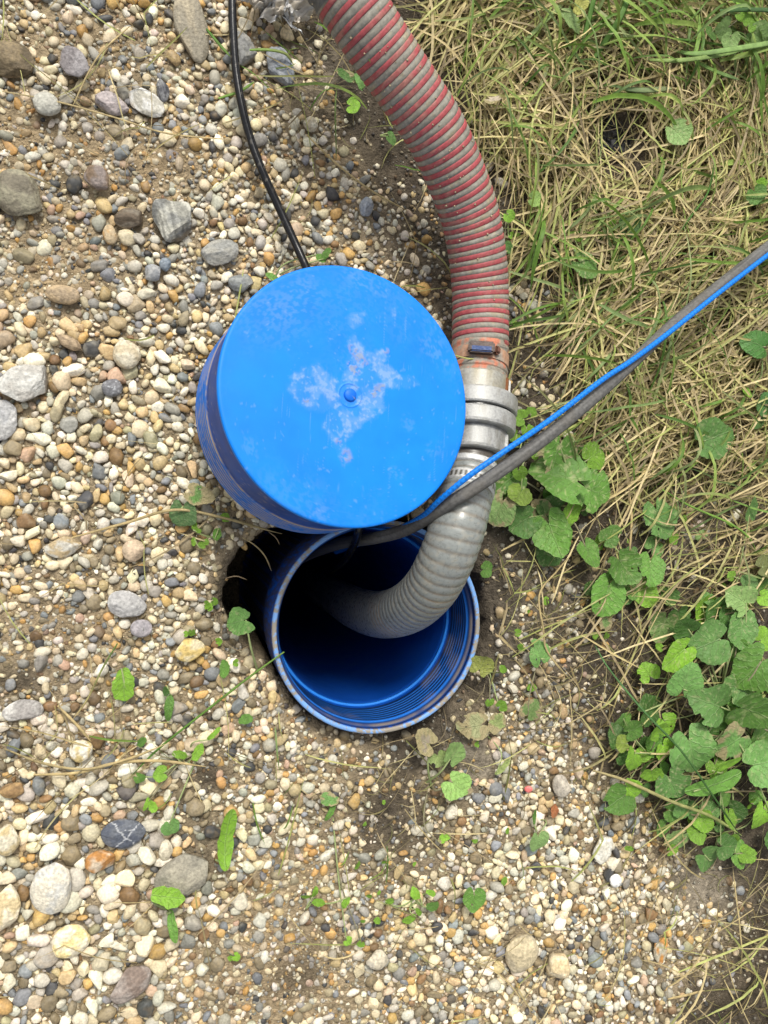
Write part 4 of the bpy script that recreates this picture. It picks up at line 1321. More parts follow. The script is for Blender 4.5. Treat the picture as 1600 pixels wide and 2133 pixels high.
# single stalks that stand out: photo points with height above ground, half width mm, colour
def stalk(name, pts, wmm, c0, c1, label, cat, flat=.45):
    if wmm > 2.2: flat = .14
    w_ = []
    for (u, v, h) in pts:
        g = gnd(u, v)
        w_.append(P(u, v, max(g[2], -.02) + h))
    qq, sk_ = spline(w_, .004)
    N = len(qq)
    t = np.linspace(0, 1, N)
    tg = np.gradient(qq, axis=0)
    tg /= np.linalg.norm(tg, axis=1)[:, None]
    sd = np.cross(tg, np.array([0, 0, 1.0]))
    sd /= np.linalg.norm(sd, axis=1)[:, None] + 1e-9
    up_ = np.cross(sd, tg)
    hw = wmm * .001 * np.clip(np.minimum(.6 + t * 2, (1 - t) * 5 + .15), .1, 1)
    th_ = np.linspace(0, 2 * math.pi, 6, endpoint=False)
    V = qq[:, None] + (np.cos(th_)[None, :, None] * sd[:, None] + np.sin(th_)[None, :, None] * up_[:, None] * flat) * hw[:, None, None]
    V = V.reshape(-1, 3)
    F = grid_faces(N, 6, True)
    c0, c1 = np.array(c0), np.array(c1)
    C = np.repeat(c0 * (1 - t[:, None]) + c1 * t[:, None], 6, 0) * (.8 + .4 * noise3(V, 90, 5)[:, None])
    return tag(obj(name, mesh_np(name, V, F, C), M_GRASS), label, cat, 'single straws that stand out' if cat == 'straw' else ('bare roots at the hole' if cat == 'root' else 'single grass blades that stand out'))


ST, SG, GD, GL = (.55, .43, .21), (.42, .34, .17), (.08, .19, .03), (.19, .33, .06)
STALKS = [
 ('straw', [(150, 1120, .012), (260, 1090, .014), (365, 1062, .02), (470, 1080, .02), (560, 1105, .02), (588, 1112, .018)], 1.4, ST, SG, 'long bent straw lying from the gravel to the lower edge of the cap'),
 ('straw', [(70, 1614, .014), (160, 1610, .015), (240, 1590, .016), (330, 1585, .016), (430, 1597, .014)], 1.6, ST, ST, 'thick pale straw across the gravel at the lower left'),
 ('straw', [(10, 1560, .013), (90, 1590, .014), (180, 1602, .018), (270, 1580, .02), (350, 1548, .02)], 1.3, SG, ST, 'second pale straw crossing the thick one at the lower left'),
 ('straw', [(120, 1470, .012), (160, 1510, .018), (190, 1545, .014)], 1.4, ST, ST, 'short thick straw slanting across a tuft at the lower left'),
 ('grass_blade', [(592, 1358, .03), (520, 1410, .02), (430, 1480, .015), (330, 1560, .013), (270, 1620, .012)], 1.2, GL, GD, 'long thin green blade running from the casing rim down over the gravel'),
 ('grass_blade', [(245, 1340, .013), (215, 1390, .014), (180, 1460, .013), (150, 1500, .012)], .9, GD, ST, 'thin green to straw blade at the left by the bright square leaf'),
 ('straw', [(1235, 1605, .02), (1300, 1625, .03), (1400, 1670, .035), (1480, 1700, .03), (1545, 1740, .02)], 2.0, SG, (.33, .40, .12), 'thick pale stalk crossing under the weeds at the lower right'),
 ('grass_blade', [(1240, 1345, .02), (1270, 1395, .03), (1340, 1480, .05), (1420, 1565, .06), (1480, 1650, .05), (1545, 1745, .03)], 1.3, (.10, .22, .07), (.05, .12, .02), 'long dark green stem slanting across the violet leaves'),
 ('straw', [(1190, 1155, .02), (1160, 1190, .022), (1124, 1238, .024), (1132, 1310, .022), (1142, 1360, .018), (1200, 1430, .012)], 1.2, ST, SG, 'kinked straw bending right of the casing'),
 ('straw', [(1312, 1030, .015), (1316, 1080, .016), (1312, 1150, .014)], 1.6, ST, ST, 'upright dry stalk beside the violet leaves'),
 ('grass_blade', [(1380, 1020, .02), (1440, 1055, .03), (1520, 1090, .03), (1560, 1120, .025), (1580, 1158, .015)], 1.3, GL, GL, 'curved green blade over bare soil at the right'),
 ('straw', [(5, 190, .012), (120, 212, .014), (240, 245, .015), (350, 278, .014), (490, 292, .014)], .9, SG, ST, 'long thin straw across the upper left gravel'),
 ('straw', [(270, 55, .014), (215, 105, .016), (185, 150, .016), (150, 225, .012)], .9, ST, SG, 'thin straw slanting at the top left'),
 ('straw', [(638, 280, .014), (700, 340, .018), (770, 395, .018), (850, 440, .014)], 1.2, ST, SG, 'straw between the cable and the striped hose'),
 ('straw', [(1392, 2081, .012), (1430, 2073, .013), (1468, 2063, .012)], 1.7, ST, ST, 'short thick straw at the bottom right'),
 ('grass_blade', [(940, 738, .078), (975, 747, .084), (1015, 748, .082), (1030, 746, .076)], .8, (.45, .45, .15), (.35, .38, .12), 'short yellow-green blade lying over the hose clamp'),
 ('straw', [(848, 1062, .05), (852, 1085, .07), (857, 1110, .06)], .8, ST, ST, 'tiny straw caught under the cap edge'),
 ('grass_blade', [(1395, 103, .02), (1450, 112, .04), (1530, 102, .05), (1640, 84, .04)], 3.2, (.20, .34, .09), (.26, .38, .13), 'wide light green blade at the upper right edge'),
 ('grass_blade', [(1345, 124, .02), (1410, 126, .04), (1480, 118, .045), (1550, 104, .035)], 2.6, (.28, .38, .11), (.22, .34, .10), 'broad folded green blade below the wide one'),
 ('grass_blade', [(1305, 186, .03), (1345, 188, .03), (1400, 184, .026)], 3.2, (.19, .27, .12), (.24, .28, .13), 'short broad grey-green blade in the thatch'),
 ('grass_blade', [(1235, 125, .02), (1262, 85, .03), (1290, 40, .04), (1320, -30, .04)], 3.4, (.10, .20, .04), (.14, .27, .06), 'broad dark green blade near the top right'),
 ('grass_blade', [(1210, 110, .02), (1222, 60, .03), (1242, -20, .04)], 3.0, (.12, .24, .05), (.12, .24, .05), 'upright green blade left of the broad dark one'),
 ('grass_blade', [(1400, 80, .03), (1480, 90, .03), (1530, 100, .025)], 1.5, GD, GL, 'thin green blade under the wide light blade'),
 ('grass_blade', [(1450, 128, .035), (1490, 148, .035), (1540, 166, .025)], 2.4, GL, (.2, .3, .12), 'grey-green blade drooping at the upper right'),
 ('grass_blade', [(1500, 22, .05), (1560, 20, .05), (1640, 22, .05)], 2.6, (.07, .15, .04), (.06, .13, .04), 'dark green blade in the top right corner'),
 ('grass_blade', [(520, 104, .02), (560, 104, .022), (595, 112, .02), (612, 135, .012)], 1.6, GL, (.35, .38, .14), 'arched green blade over the blue-grey slab'),
 ('grass_blade', [(430, 60, .012), (455, 90, .018), (480, 118, .018)], 1.5, GD, GL, 'green blade pointing at the cable near the top'),
 ('grass_blade', [(455, 205, .014), (500, 190, .016), (530, 170, .014)], 1.4, GL, GL, 'pale green blade crossing the cable'),
 ('grass_blade', [(745, 80, .13), (762, 110, .14), (776, 140, .135), (790, 200, .09), (808, 265, .04)], .8, GL, ST, 'thin stalk leaning on the striped hose'),
 ('grass_blade', [(1390, 520, .02), (1440, 450, .03), (1475, 400, .03), (1490, 330, .035)], 1.3, GD, GD, 'thin dark green blade rising through the dry grass'),
 ('root', [(505, 1120, .02), (530, 1135, .03), (552, 1158, .028), (566, 1190, .02)], .7, SG, (.3, .22, .12), 'thin bare root hanging over the top of the dark hole'),
 ('root', [(470, 1205, .01), (492, 1200, .018), (515, 1208, .02)], .6, (.3, .22, .14), (.3, .22, .12), 'short pale rootlet poking into the hole from its left edge'),
 ('root', [(472, 1340, .01), (495, 1355, .016), (520, 1345, .018)], .6, (.34, .27, .17), (.3, .22, .12), 'forked rootlet at the lower left of the hole'),
 ('root', [(560, 1108, .03), (575, 1120, .03), (583, 1135, .024)], .5, (.3, .22, .14), (.3, .22, .12), 'tiny curved root under the cap edge by the hole'),
]
for name, pts, wmm, c0, c1, label in STALKS:
    stalk(name, pts, wmm, c0, c1, label, name.replace('_', ' '))


# ------------------------------------------------------------------ broad-leaved weeds
def leaf_mesh(kind, seed, col, spots=.3, brown=0.0, bites=0):
    r = np.random.default_rng(seed)
    nr, na = 9, 80
    s = np.linspace(-math.pi, math.pi, na, endpoint=False) + math.pi / na
    if kind == 'heart':
        rad = (1 + .16 * np.clip(np.cos(s), 0, 1) ** 10) * (1 - .62 * np.exp(-((np.abs(s) - math.pi) / .20) ** 2)) * (1 + .022 * np.cos(20 * s))
        sx, sy = 1.0, .98
    elif kind == 'kidney':
        rad = (1 - .70 * np.exp(-((np.abs(s) - math.pi) / .28) ** 2)) * (1 + .055 * np.abs(np.cos(7.5 * s)) - .03)
        sx, sy = .92, 1.0
    elif kind == 'lance':
        rad = 1 / np.sqrt((np.cos(s)) ** 2 + (np.sin(s) / .34) ** 2) * (1 + .12 * np.abs(np.cos(s)) ** 6)
        sx, sy = 1.0, 1.0
    else:  # oval
        rad = 1 / np.sqrt((np.cos(s)) ** 2 + (np.sin(s) / .62) ** 2) * (1 + .04 * np.cos(9 * s))
        sx, sy = 1.0, 1.0
    rad = rad * (1 + .07 * np.sin(2 * s + r.uniform(0, 6)) + .05 * np.sin(3 * s + r.uniform(0, 6)) + .04 * np.sin(5 * s + r.uniform(0, 6)))
    t = np.linspace(0, 1, nr) ** .85
    t[0] = .012
    X = (t[:, None] * rad * np.cos(s)) * sx
    Y = (t[:, None] * rad * np.sin(s)) * sy
    x, y = X.ravel(), Y.ravel()
    o = r.random(3) * 40
    p3 = np.stack([x, y, np.zeros_like(x)], -1) + o
    ax = -.38 if kind in ('heart', 'kidney') else -1.0   # where the stalk meets the blade
    vx, vy = x - ax, y
    ang = np.arctan2(vy, vx)
    dist = np.hypot(vx, vy)
    vein = np.exp(-(vy / .06) ** 2) * (vx > 0)
    bulge = .05 * (noise3(p3, 4.5, 3) - .5) + .025 * (1 - vein) * (noise3(p3, 9, 4))
    cup = r.uniform(-.25, .30)
    z = .16 * np.abs(y) ** 1.3 * r.uniform(.2, 1.2) + cup * (x ** 2) - .12 * np.clip(x, 0, 2) ** 2 * r.uniform(0, 1.4) + bulge + .16 * (noise3(p3, 1.2, 6) - .5) * np.hypot(x, y)
    V = np.stack([x, y, z], -1)
    F = grid_faces(nr, na, True)
    c = np.array(col)[None] * (.75 + .5 * fbm(p3, 2.5, 3, 5)[:, None])
    sp_ = sstep(.70, .78, noise3(p3, 9, 8) + .12 * (fbm(p3, 2, 2, 9) - .5)) * spots * .8
    c = c * (1 - sp_[:, None]) + np.array([.55, .52, .28]) * sp_[:, None]
    er = np.tile(np.ones(na), nr) * np.repeat(t, na)
    if brown:
        b = sstep(1.12 - .5 * brown, 1.2 - .45 * brown, er * .45 + 1.25 * fbm(p3, 1.7, 3, 12))
        c = c * (1 - b[:, None]) + np.array([.38, .32, .17]) * b[:, None]
    if bites:
        ce = V[F].mean(1)
        kf_ = np.ones(len(F), bool)
        for _ in range(bites):
            a = r.uniform(-2.4, 2.4)
            d = r.choice([.95, .95, .55])
            h = r.uniform(.10, .26) if d > .9 else r.uniform(.04, .10)
            kf_ &= np.hypot(ce[:, 0] - d * math.cos(a), ce[:, 1] - d * math.sin(a)) > h
        F = F[kf_]
    return V, F, c, np.stack([vx, vy, np.zeros_like(vx)], -1)


LG, LB, LD, LY, LP, LGR = (.11, .24, .04), (.19, .37, .035), (.065, .15, .03), (.42, .42, .10), (.20, .32, .10), (.125, .26, .065)
# plant: root, label, category, leaves (u, v, half length px, turn deg clockwise from picture right for the tip, kind, colour, height, spots, brown, bites)
H, K, LN, OV = 'heart', 'kidney', 'lance', 'oval'
PLANTS = [
 ((1150, 1050), 'violet plant with big spotted leaves right of the coupling', 'weed', [
   (1178, 995, 62, -160, H, LG, .035, .5, .1, 1), (1232, 1020, 46, 20, H, LG, .03, .5, .1, 2), (1160, 942, 48, 100, H, LG, .03, .9, .3, 3), (1235, 950, 31, -30, H, LB, .03, .4, .1, 0),
   (1150, 1108, 45, 70, H, LG, .03, .2, 0, 0), (1090, 1085, 36, 150, H, LD, .018, .2, .1, 0), (1042, 1058, 36, 110, H, LP, .02, .5, .3, 0), (1190, 1066, 32, -70, OV, LB, .02, .1, 0, 0),
   (1060, 1000, 40, 140, H, LG, .018, .9, .2, 1), (1225, 1150, 32, 80, H, LG, .025, .2, 0, 0), (1130, 1065, 26, -140, H, LP, .016, .5, .5, 1), (1200, 935, 30, -100, OV, LGR, .012, .3, .4, 0)]),
 ((1095, 920), 'small bright scalloped weed beside the coupling rings', 'weed', [
   (1084, 870, 18, -160, K, LB, .02, .1, 0, 0), (1107, 858, 12, -60, K, LB, .018, .1, 0, 0), (1098, 895, 15, 80, K, LB, .02, .1, 0, 0), (1072, 907, 15, 150, K, LB, .018, .1, 0, 0),
   (1112, 943, 16, 40, K, LB, .018, .1, 0, 0), (1082, 1030, 26, 120, K, (.28, .42, .06), .026, .2, .1, 0), (1083, 985, 17, 60, K, LB, .025, .1, 0, 0), (1070, 968, 14, 200, K, LB, .02, .1, 0, 0)]),
 ((1320, 1195), 'violet with holed leaves in the middle right soil', 'weed', [
   (1298, 1178, 40, 50, H, LG, .028, .3, .1, 3), (1355, 1182, 34, 100, H, LG, .026, .2, 0, 2), (1265, 1238, 42, 100, H, LG, .024, .4, .1, 2), (1345, 1235, 28, 60, H, LB, .018, .4, 0, 1),
   (1262, 1295, 22, 90, OV, LP, .012, .2, .8, 1), (1270, 1118, 24, -40, H, LG, .02, .3, .2, 1), (1382, 1300, 34, 100, H, LP, .018, .6, .3, 2)]),
 ((1370, 1100), 'single notched violet leaf among dry stalks', 'weed', [(1372, 1078, 42, 70, H, LGR, .022, .4, .1, 3), (1402, 1120, 15, 110, K, LB, .015, .1, .1, 0), (1460, 1115, 16, 160, OV, LP, .012, .2, .2, 1)]),
 ((1475, 900), 'round grey-green violet leaf in the dry grass at the right', 'weed', [(1482, 913, 46, -20, H, LGR, .026, .4, .1, 0)]),
 ((1500, 1450), 'dense clump of violet leaves at the lower right', 'weed', [
   (1484, 1338, 46, 160, H, LGR, .04, .2, 0, 0), (1428, 1305, 27, -140, H, LD, .035, .1, 0, 0), (1545, 1250, 34, -150, H, LP, .035, .5, .2, 2), (1545, 1308, 38, 100, H, LGR, .035, .4, 0, 0),
   (1415, 1362, 38, 140, H, LB, .038, .4, .1, 0), (1428, 1422, 38, -80, H, LGR, .04, .1, 0, 0), (1533, 1352, 26, 90, H, LG, .03, .3, 0, 0), (1572, 1392, 48, 130, H, LG, .042, .2, 0, 0),
   (1560, 1478, 52, 20, H, LG, .05, .3, 0, 1), (1488, 1468, 48, -160, H, LGR, .045, .4, .2, 1), (1548, 1432, 42, -170, H, LGR, .03, .5, .1, 1), (1350, 1478, 36, -10, H, LD, .015, .3, .2, 0),
   (1440, 1560, 52, 75, H, LGR, .038, .3, .1, 1), (1530, 1545, 44, 150, H, LGR, .035, .2, .25, 1), (1585, 1590, 46, -10, H, LGR, .04, .3, .1, 0), (1400, 1630, 38, 60, H, LGR, .03, .6, .1, 1),
   (1470, 1530, 30, 40, H, LD, .02, .2, .2, 0), (1478, 1250, 24, 20, OV, LGR, .02, .3, .2, 0), (1590, 1530, 36, -40, H, LG, .028, .3, .1, 0), (1590, 1330, 26, -30, K, LB, .03, .1, 0, 0)]),
 ((1350, 1570), 'bright scalloped ground ivy in front of the violet clump', 'weed', [
   (1320, 1580, 28, 110, K, LB, .035, .1, 0, 0), (1358, 1610, 25, 70, K, LB, .03, .1, 0, 0), (1372, 1522, 26, -120, K, LB, .038, .2, 0, 0), (1318, 1520, 24, -30, K, LG, .03, .2, .1, 0),
   (1298, 1548, 18, 180, K, (.28, .38, .06), .025, .2, .2, 0), (1290, 1665, 34, 150, H, LG, .022, .1, .1, 1), (1312, 1645, 26, 40, K, LB, .026, .1, 0, 0), (1385, 1560, 26, 60, K, LB, .02, .2, .1, 0), (1285, 1535, 24, -100, H, LD, .02, .2, .1, 0)]),
 ((1505, 1610), 'two glossy narrow leaves among the violets', 'weed', [(1512, 1592, 42, -5, LN, LB, .05, 0, 0, 0), (1495, 1632, 58, -12, LN, LG, .045, 0, 0, 0)]),
 ((1495, 1735), 'low ground ivy below the violet clump at the lower right', 'weed', [
   (1450, 1735, 22, 160, K, LB, .02, .1, 0, 0), (1517, 1745, 22, 90, K, LB, .022, .1, 0, 0), (1476, 1785, 32, 30, H, LGR, .018, .2, .2, 1), (1402, 1688, 26, 10, H, LG, .018, .3, .2, 1),
   (1410, 1745, 26, 130, H, LP, .014, .4, .3, 1), (1555, 1780, 20, 20, K, LB, .018, .1, .1, 1), (1510, 1655, 24, -20, K, LG, .02, .1, .1, 0), (1530, 1690, 26, 30, K, LD, .015, .2, .1, 0)]),
 ((1590, 1690), 'pale green leaf cut by the right edge near the lower right', 'weed', [(1588, 1695, 32, 100, H, LB, .025, .2, .1, 1), (1568, 1672, 15, 0, K, LB, .02, .1, 0, 0)]),
 ((895, 1630), 'wilting mallow with three leaves below the casing', 'weed', [
   (886, 1546, 31, -150, K, (.32, .27, .20), .028, .1, .9, 0), (945, 1570, 31, -50, K, LP, .03, .2, .1, 0), (950, 1636, 31, 40, K, (.21, .36, .09), .028, .3, .1, 1), (914, 1580, 20, 70, K, (.27, .36, .12), .02, .2, .1, 1), (925, 1745, 15, -30, OV, LB, .014, .1, .3, 1)]),
 ((1010, 1520), 'half eaten yellowing leaf right of the casing', 'weed', [(990, 1512, 32, 170, H, (.33, .34, .17), .018, .3, .6, 3), (1035, 1505, 26, -60, OV, (.27, .33, .12), .018, .2, .6, 3), (1048, 1598, 20, -35, LN, (.30, .37, .12), .016, .1, .2, 1)]),
 ((1020, 1400), 'yellow-green leaf touching the right side of the casing', 'weed', [(1003, 1386, 27, -70, K, (.38, .42, .10), .026, .5, .1, 1), (1048, 1394, 12, 40, OV, LB, .02, .1, 0, 0), (1020, 1463, 10, 90, K, LB, .016, 0, 0, 0), (1045, 1470, 13, -30, K, LB, .018, 0, 0, 0)]),
 ((1120, 1380), 'lobed pale leaf on the soil right of the casing', 'weed', [(1124, 1362, 26, -100, H, LGR, .018, .3, .1, 2), (1105, 1480, 22, -60, H, LP, .018, .3, .4, 2)]),
 ((1010, 1195), 'small scalloped leaf between casing and violets', 'weed', [(1012, 1186, 17, 0, K, LG, .018, .2, 0, 0)]),
 ((548, 1405), 'grey-green leaf on a long stalk hanging over the dark hole', 'weed', [(500, 1294, 31, 170, K, LGR, .035, .4, .2, 0)]),
 ((395, 1050), 'dark round violet leaves in the gravel below left of the cap', 'weed', [(382, 1068, 33, 90, K, (.10, .19, .07), .016, .2, .1, 0), (412, 1032, 28, 20, H, LGR, .018, .3, .5, 2)]),
 ((445, 1115), 'tiny green sprouts at the edge of the hole', 'weed', [(405, 1095, 9, -70, OV, LB, .014, 0, 0, 0), (403, 1128, 9, 90, OV, LB, .014, 0, 0, 0), (452, 1113, 15, -60, OV, LG, .016, 0, 0, 0), (412, 1105, 8, 20, OV, LB, .013, 0, 0, 0)]),
 ((262, 1465), 'bright green squarish dandelion leaf on the left gravel', 'weed', [(257, 1428, 36, 85, OV, LB, .016, .05, .05, 0)]),
 ((350, 1440), 'narrow spoon-shaped leaf right of the squarish leaf', 'weed', [(352, 1473, 27, 95, LN, LG, .016, 0, 0, 0), (346, 1440, 11, -90, OV, LD, .014, 0, .1, 0)]),
 ((470, 1400), 'small oval leaf at the lower edge of the hole', 'weed', [(468, 1393, 18, 95, OV, LG, .016, 0, 0, 0)]),
 ((515, 1500), 'single small oval leaf on gravel below the casing', 'weed', [(512, 1498, 16, -15, OV, LG, .016, 0, 0, 0)]),
 ((462, 1800), 'tall lance-shaped green leaf standing on the lower gravel', 'weed', [(470, 1745, 54, -83, LN, LB, .025, .1, 0, 0)]),
 ((355, 1895), 'bright leaf resting on the sandstone slab', 'weed', [(350, 1868, 34, 10, OV, LB, .034, .1, 0, 0), (360, 1932, 30, 80, LN, LG, .02, .2, .1, 1)]),
 ((655, 1880), 'three-leaved clover on the bottom gravel', 'clover', [(640, 1868, 13, 190, OV, LB, .018, 0, 0, 0), (656, 1860, 13, -85, OV, LB, .018, 0, 0, 0), (664, 1880, 14, 20, OV, LB, .018, 0, 0, 0), (720, 1880, 12, 120, OV, LB, .014, 0, 0, 0)]),
 ((410, 1570), 'straggly small-leaved weed at the lower left of the casing', 'weed', [(412, 1567, 18, -60, OV, LB, .018, .1, 0, 0), (375, 1572, 15, 20, OV, LB, .016, .1, .1, 0), (335, 1612, 17, 170, K, LB, .016, .1, .1, 0), (355, 1722, 19, 80, K, LGR, .016, .2, .2, 0),
   (305, 1675, 13, 110, LN, LB, .015, .1, .1, 0), (290, 1620, 13, 30, K, LG, .014, .1, .1, 0), (445, 1530, 16, -45, LN, LB, .018, 0, 0, 0), (318, 1680, 14, 60, OV, LB, .015, .1, .2, 0), (295, 1546, 13, -50, OV, LG, .015, 0, 0, 0)]),
 ((980, 1885), 'single dark violet leaf on the bottom gravel', 'weed', [(987, 1870, 26, 90, H, LG, .018, .2, 0, 1)]),
 ((870, 1870), 'seedling cluster left of the dark violet leaf', 'weed', [(865, 1862, 15, -110, OV, LB, .016, 0, 0, 0), (898, 1860, 10, 20, OV, LB, .015, 0, 0, 0), (902, 1888, 16, 10, OV, LG, .016, 0, 0, 0), (812, 1877, 10, 0, OV, LB, .014, 0, 0, 0), (853, 1915, 15, 160, OV, LB, .015, 0, 0, 0), (872, 1900, 9, 60, OV, LB, .014, 0, 0, 0)]),
 ((1115, 1710), 'kidney-shaped leaf on a thin stalk in the lower right gravel', 'weed', [(1121, 1750, 24, 90, K, (.22, .36, .12), .02, .1, .05, 0), (1113, 1700, 15, -85, LN, LG, .016, 0, 0, 0)]),
 ((690, 1680), 'dusty trailing weed left of the wilting mallow', 'weed', [(685, 1665, 22, 200, OV, LGR, .012, .2, .4, 1), (690, 1690, 20, 120, LN, LG, .012, .1, .2, 1), (725, 1960, 10, 30, K, LB, .012, .1, 0, 0), (752, 1966, 8, 120, K, LB, .012, .1, 0, 0)]),
 ((490, 1995), 'tiny green seedling near the bottom', 'weed', [(492, 1993, 9, 30, K, LB, .012, 0, 0, 0), (480, 1996, 6, 190, K, LB, .012, 0, 0, 0)]),
 ((735, 150), 'curled grey-green leaf in the shade left of the striped hose', 'weed', [(725, 160, 30, 10, LN, LGR, .02, .2, .3, 1), (750, 168, 18, 60, OV, LGR, .022, .2, .1, 1)]),
 ((735, 215), 'small green leaf on dirt left of the striped hose', 'weed', [(735, 220, 17, 0, K, LB, .012, .2, .1, 0)]),
 ((815, 285), 'grey-green scalloped leaf against the striped hose', 'weed', [(813, 289, 17, 30, K, LGR, .02, .2, .1, 0)]),
 ((1025, 205), 'dead pinkish scalloped leaf right of the striped hose', 'dead leaf', [(1026, 207, 20, 20, K, (.42, .35, .27), .03, 0, .6, 0)]),
 ((1112, 415), 'light green scalloped leaf in dry grass right of the hose', 'weed', [(1113, 415, 17, 10, K, (.24, .38, .09), .026, .1, 0, 0)]),
 ((1060, 450), 'small bright leaves touching the right side of the striped hose', 'weed', [(1060, 450, 15, 40, K, LB, .028, .1, 0, 0), (1058, 515, 16, 60, OV, LD, .022, .1, 0, 0), (1065, 490, 8, 0, K, LB, .02, .1, 0, 0)]),
 ((1215, 555), 'holed pale green leaf in the dry grass at centre right', 'weed', [(1218, 552, 28, 30, H, LG, .025, .6, .2, 2), (1205, 498, 9, 0, OV, LB, .02, 0, 0, 0)]),
 ((1278, 570), 'dry tan curled leaf beside the holed green leaf', 'dead leaf', [(1277, 567, 22, 20, OV, (.48, .36, .19), .022, 0, .6, 2)]),
 ((1305, 480), 'dark green leaf deep in the dry grass', 'weed', [(1312, 468, 26, -60, H, LD, .022, .1, .1, 0), (1290, 495, 16, 120, OV, LD, .02, .1, .1, 0), (1275, 470, 13, 160, K, LB, .02, 0, 0, 0)]),
 ((1412, 275), 'pale worn leaf in the upper right thatch', 'weed', [(1412, 276, 28, 40, H, LP, .028, .4, .2, 1)]),
 ((1190, 50), 'light green oval leaf near the top among grass', 'weed', [(1190, 42, 30, 30, OV, (.24, .36, .12), .035, .2, .1, 0), (1210, 10, 22, -60, OV, LY, .03, .1, .2, 0)]),
 ((1530, 70), 'cluster of scalloped leaves at the top right', 'weed', [(1510, 60, 22, 150, K, LP, .04, .2, 0, 0), (1562, 48, 18, -60, K, LB, .045, .1, 0, 0), (1545, 30, 15, 20, K, LB, .04, .1, 0, 0), (1520, 85, 22, 90, K, (.22, .34, .11), .04, .2, 0, 0), (1580, 75, 30, 20, H, LP, .04, .2, 0, 0), (1480, 70, 15, 130, K, LG, .035, .2, 0, 0), (1545, 10, 13, 200, K, LB, .04, .1, 0, 0)]),
 ((1575, 720), 'dark glossy violet leaf at the right edge', 'weed', [(1580, 718, 31, -160, H, (.07, .19, .04), .03, .1, 0, 0)]),
 ((1585, 850), 'dark leaves at the right edge below the glossy leaf', 'weed', [(1590, 842, 24, 170, H, (.06, .15, .04), .025, .1, 0, 0), (1578, 880, 20, 140, OV, LD, .02, .1, 0, 0), (1555, 818, 15, -100, OV, LB, .025, .1, 0, 0)]),
 ((1580, 1215), 'scalloped leaves at the right edge above the violet clump', 'weed', [(1560, 1212, 19, -60, K, LGR, .03, .1, 0, 0), (1590, 1245, 19, 30, K, LB, .03, .1, 0, 0), (1525, 1200, 12, 200, K, LB, .025, .1, 0, 0), (1595, 1180, 28, -10, H, (.16, .18, .06), .026, .1, .2, 0)]),
 ((1430, 660), 'small green leaf near the rope at the right', 'weed', [(1575, 405, 22, 60, K, LG, .03, .1, 0, 0), (1585, 385, 14, 0, K, LB, .03, .1, 0, 0)]),
 ((1155, 1690), 'small curled orange dead leaf on the lower right gravel', 'dead leaf', [(1155, 1690, 17, 70, OV, (.46, .17, .07), .014, 0, .1, 3)]),
 ((560, 585), 'green leaf tips peeking out above the cap', 'weed', [(572, 580, 20, -150, LN, LG, .018, .1, 0, 0), (668, 538, 13, 30, OV, LG, .016, .1, 0, 0), (680, 528, 13, -60, OV, LG, .018, .1, 0, 0)]),
]
PLANTS = [p for p in PLANTS if p[0] != (1430, 660)] + [((1580, 400), 'small green leaves at the right edge in the upper grass', 'weed', [(1575, 405, 22, 60, K, LG, .03, .1, 0, 0), (1585, 385, 14, 0, K, LB, .03, .1, 0, 0)])]
PD = {q_[0]: q_[3] for q_ in PLANTS}
g5 = np.random.default_rng(55)
for key, n_, (cu_, cv_, su_, sv_), kinds, (h0, h1), (z0, z1) in [((1500, 1450), 30, (1500, 1450, 75, 130), (H, H, K), (20, 38), (.012, .030)), ((1495, 1735), 12, (1430, 1690, 70, 40), (K, K, H), (13, 24), (.010, .02)),
                                                                ((1150, 1050), 10, (1150, 1050, 60, 60), (H, K), (16, 30), (.008, .018)), ((1320, 1195), 9, (1310, 1210, 60, 60), (H, K), (14, 28), (.008, .016)),
                                                                ((1350, 1570), 10, (1340, 1580, 45, 55), (K, K, H), (14, 26), (.008, .02))]:
    for _ in range(n_):
        u_ = float(np.clip(g5.normal(cu_, su_), cu_ - 2 * su_, 1620)); v_ = float(g5.normal(cv_, sv_))
        if u_ < 1330 and 1380 < v_ < 1500: continue
        PD[key].insert(0, (u_, v_, g5.uniform(h0, h1), g5.uniform(-180, 180), kinds[g5.integers(len(kinds))], [LG, LGR, LD, LB][g5.integers(4)], g5.uniform(z0, z1), .3, .1, int(g5.random() < .3)))
lk = 0
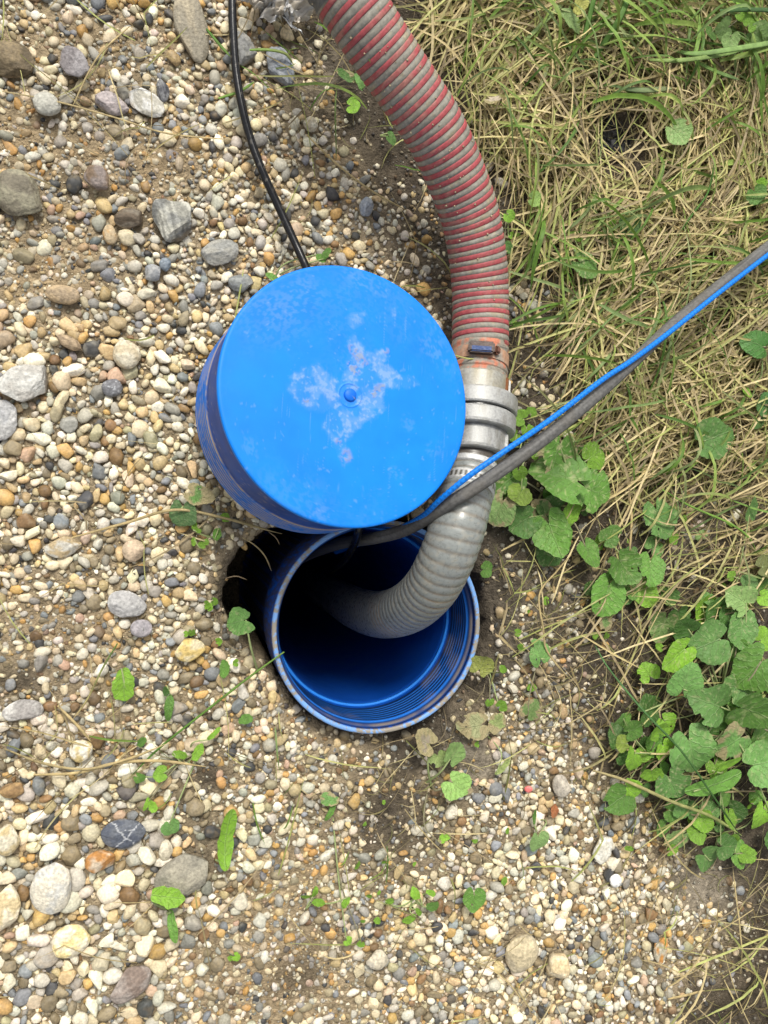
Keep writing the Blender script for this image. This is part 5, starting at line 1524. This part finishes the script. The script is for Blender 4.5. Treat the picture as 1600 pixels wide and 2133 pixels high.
for (ru, rv), label, cat, leaves in PLANTS:
    rootp = gnd(ru, rv)
    rootp[2] = max(rootp[2], -.03)
    single_leaf = len(leaves) == 1 and cat == 'dead leaf'
    pl = empty('weed_plant' if cat == 'weed' else ('clover_plant' if cat == 'clover' else 'dead_leaf'), rootp, label, cat, 'weeds growing in the soil and gravel')
    for (u, v, hl, turn, kind, col, h, spots, brown, bites) in leaves:
        lk += 1
        g = gnd(u, v)
        p = P(u, v, max(g[2], -.018) + h)
        s = hl / (FPX / depth_at(p))
        col = np.array(col) * random.uniform(.78, 1.32)
        brown = 0 if brown < .25 else (brown * .5 if brown < .5 else brown)
        if hl > 24 and kind == H: hl *= 1.08
        V, F, c, bl = leaf_mesh(kind, 5000 + lk, col, spots, brown, bites)
        yaw = math.radians(-turn)
        R = rot_matrix(0, abs(g4.normal(0, .32)) + .08, g4.uniform(0, 6.28)) @ rot_matrix(yaw, 0, 0)
        V = (V * s) @ R.T + p
        me = mesh_np('leaf', V, F, c)
        at = me.attributes.new('blade', 'FLOAT_VECTOR', 'POINT')
        at.data.foreach_set('vector', bl.astype(np.float32).ravel())
        child('leaf', me, M_LEAF, pl)
        if single_leaf: continue
        ax = -.40 if kind in (H, K) else -1.0
        base = (np.array([ax, 0, -.01]) * s) @ R.T + p
        mid = (base + rootp) / 2 + np.array([g4.normal(0, .006), g4.normal(0, .006), .3 * h])
        low = rootp + np.array([g4.normal(0, .003), g4.normal(0, .003), -.002])
        q_, _ = spline([low, mid, base], .004)
        V, F = tube(q_, np.linspace(.0012, .0008, len(q_)) * (1.15 if hl > 28 else .8), 7)
        sc_ = np.array([.30, .36, .15]) if g4.random() < .6 else np.array([.24, .22, .13])
        child('stem', quads_fix('stem', V, F, np.repeat(sc_[None], len(V), 0)), M_STEM, pl)
print('leaves', lk)


# tiny seedlings dotted over soil and gravel, too many and too small to tell apart
LV, LF, LC, LBl, off = [], [], [], [], 0
for k in range(75):
    c_ = [(1130, 1320, 110, 200), (1330, 1250, 120, 120), (1250, 800, 120, 250), (450, 1250, 40, 100), (820, 1800, 150, 80), (1150, 520, 60, 150)][k % 6]
    u, v = g5.normal(c_[0], c_[2]), g5.normal(c_[1], c_[3])
    g = gnd(u, v)
    if pit(np.array(u), np.array(v), np.array(g[0]), np.array(g[1])) < 1.06 or np.linalg.norm(hose_all - g, axis=1).min() < .05: continue
    p = np.array([g[0], g[1], g[2] + g5.uniform(.006, .014)])
    V, F, c, bl = leaf_mesh([K, OV, OV][k % 3], 9000 + k, np.array(LB) * g5.uniform(.7, 1.3), .1, 0, 0)
    V = (V * g5.uniform(.0025, .0055)) @ (rot_matrix(0, g5.uniform(.05, .5), g5.uniform(0, 6.28)) @ rot_matrix(g5.uniform(0, 6.28), 0, 0)).T + p
    LV.append(V); LF.append(F + off); LC.append(c); LBl.append(bl); off += len(V)
me = mesh_np('seedlings', np.vstack(LV), np.vstack(LF), np.vstack(LC))
at = me.attributes.new('blade', 'FLOAT_VECTOR', 'POINT')
at.data.foreach_set('vector', np.vstack(LBl).astype(np.float32).ravel())
tag(obj('seedlings', me, M_LEAF), 'tiny green seedlings dotted over the soil and gravel', 'seedlings', kind='stuff')
